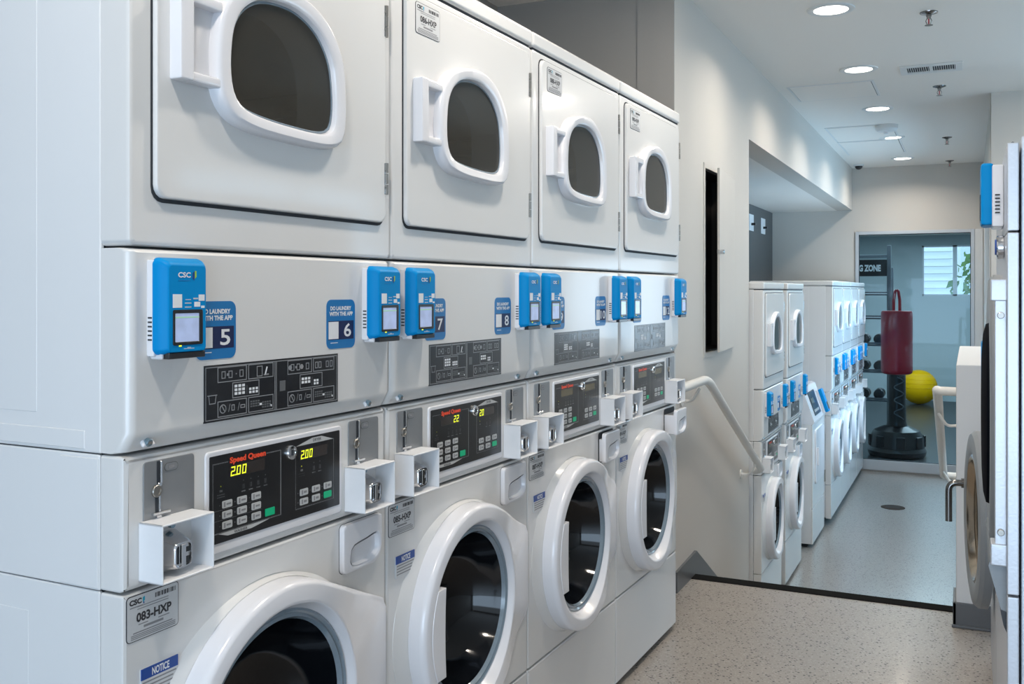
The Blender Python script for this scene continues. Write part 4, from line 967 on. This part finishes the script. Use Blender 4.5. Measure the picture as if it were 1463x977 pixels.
for k in range(8): mb.box((.295, -.05, .12), (.325, .05, .26), BLACKPL, .012, 2, Matrix.Rotation(k * PI / 4 + .2, 4, 'Z'))
build('base', mb, r)
# yellow ball
r = None
mb = MB(); mb.sphere((0, 0, .30), .30, BALLY, 40); 
for q in range(5): mb.lathe([(.30 * math.cos(.25 * q) + .001, .30 + .30 * math.sin(.25 * q) - .004), (.30 * math.cos(.25 * q) + .004, .30 + .30 * math.sin(.25 * q)), (.30 * math.cos(.25 * q) + .001, .30 + .30 * math.sin(.25 * q) + .004)], BALLY, 'z', n=40)
build('exercise_ball', mb, loc=(-.80, 18.55, ZF), label='large yellow exercise ball on the gym floor behind the punching bag', cat='ball')
# rack
RY = 13.5
r = thing('dumbbell_rack', 'grey metal rack with shelves behind the glass, beside the punching bag', 'rack', (-1.30, RY, ZF))
for x, y in ((-.45, 0), (.33, 0), (-.45, .45), (.33, .45)):
    mb = MB(); mb.box((x, y, 0), (x + .05, y + .05, 2.58 if y == 0 else 2.3), RACKM, .004); build('post', mb, r)
SH = (.55, .92, 1.27, 1.62, 1.93)
for z in SH:
    mb = MB(); mb.box((-.42, -.02, z), (.35, .46, z + .022), RACKM, .003); mb.box((-.42, -.03, z + .03), (.35, -.015, z + .05), RACKM, .003); build('shelf', mb, r)
mb = MB(); mb.box((-.42, .02, 2.42), (.35, .04, 2.46), RACKM, .003); build('top_rail', mb, r)
mb = MB(); mb.box((0, 0, 0), (.42, .02, .215), BLACKPL, .002)
MT = Matrix(((0, 1, 0, 0), (-1, 0, 0, 0), (0, 0, 1, 0), (0, 0, 0, 1)))
mb.text('G ZONE', .075, .062, .345, .150, .002, WHITEINK, .05, MT)
build('zone_sign', mb, loc=(-1.385, RY - .045, ZF + 2.18), label='black sign with white letters G ZONE on the gym rack', cat='sign')
def dumb(mb):
    for s_ in (-1, 1): mb.lathe([(.02, s_ * .045), (.062, s_ * .05), (.068, s_ * .07), (.068, s_ * .12), (.06, s_ * .135), (.01, s_ * .137)], BLACKPL, 'y', n=14, cap1=True)
    mb.cyl((0, -.06, 0), (0, .06, 0), .015, DULLMETAL, n=10)
k = 0
for z, nm in ((.55, 'lowest'), (.92, 'second'), (1.27, 'third')):
    for i, x in enumerate((-1.27 - .20, -1.27 + .02, -1.27 + .20)):
        cached('dumbbell', 'dumb', dumb, None, loc=(x, RY + .16, ZF + z + .09), label='black dumbbell lying on the %s shelf up of the gym rack' % nm, cat='dumbbell', group='dumbbells on the %s shelf of the rack' % nm)
        k += 1

# ------------------------------------------------------------------ light, world, camera
def area(name, loc, rot, sx, sy, e, col):
    L = bpy.data.lights.new(name, 'AREA'); L.shape = 'RECTANGLE'; L.size = sx; L.size_y = sy; L.energy = e; L.color = col
    o = bpy.data.objects.new(name, L); COL.objects.link(o); o.location = loc; o.rotation_euler = [math.radians(a) for a in rot]; return o
area('storefront_daylight', (.3, -3.25, .85), (90, 0, 0), 3.9, 1.6, 104, (.57, .77, 1.0))
area('corridor_window_daylight', (XR + .25, 9.3, 1.1), (0, 90, 0), 1.9, 2.5, 66, (.45, .75, 1.0))
area('platform_fill_light', (RX1 + .2, 5.8, 1.45), (0, 90, 0), 1.45, 2.3, 50, (.52, .79, 1.0))  # added fill, throws blue light on the lower machine fronts
area('side_window_daylight', (.75, YR + .25, 1.25), (-90, 0, 0), .95, .8, 9, (.75, .88, 1.0))
area('gym_lamp', (-.6, 15.3, GZ - .03), (0, 0, 0), 3.0, 4.5, 190, (.80, .93, 1.0))
S_ = bpy.data.lights.new('sun', 'SUN'); S_.energy = 2.2; S_.angle = .01; S_.color = (1, .95, .86)
so = bpy.data.objects.new('sun', S_); COL.objects.link(so); so.rotation_euler = (math.radians(8), math.radians(24), 0)
w = bpy.data.worlds.new('world'); scn.world = w; w.use_nodes = True
bg = w.node_tree.nodes['Background']; bg.inputs[0].default_value = (.72, .86, 1.0, 1); bg.inputs[1].default_value = 1.3

F, VPX, HZ = 1390.0, 1385.0, 416.0
cam = bpy.data.cameras.new('camera'); co = bpy.data.objects.new('camera', cam); COL.objects.link(co)
cam.sensor_width = 36; cam.lens = 36 * F / 1463; cam.shift_y = (HZ - 488.5) / 1463
co.location = (0, 0, 1.335); co.rotation_euler = (PI / 2, 0, math.atan((VPX - 731.5) / F)); cam.clip_start = .02
scn.camera = co
scn.view_settings.view_transform = 'Standard'; scn.view_settings.look = 'None'; scn.view_settings.exposure = 0.0
scn.cycles.use_denoising = True
scn.cycles.max_bounces = 10; scn.cycles.transparent_max_bounces = 12; scn.cycles.sample_clamp_indirect = 6
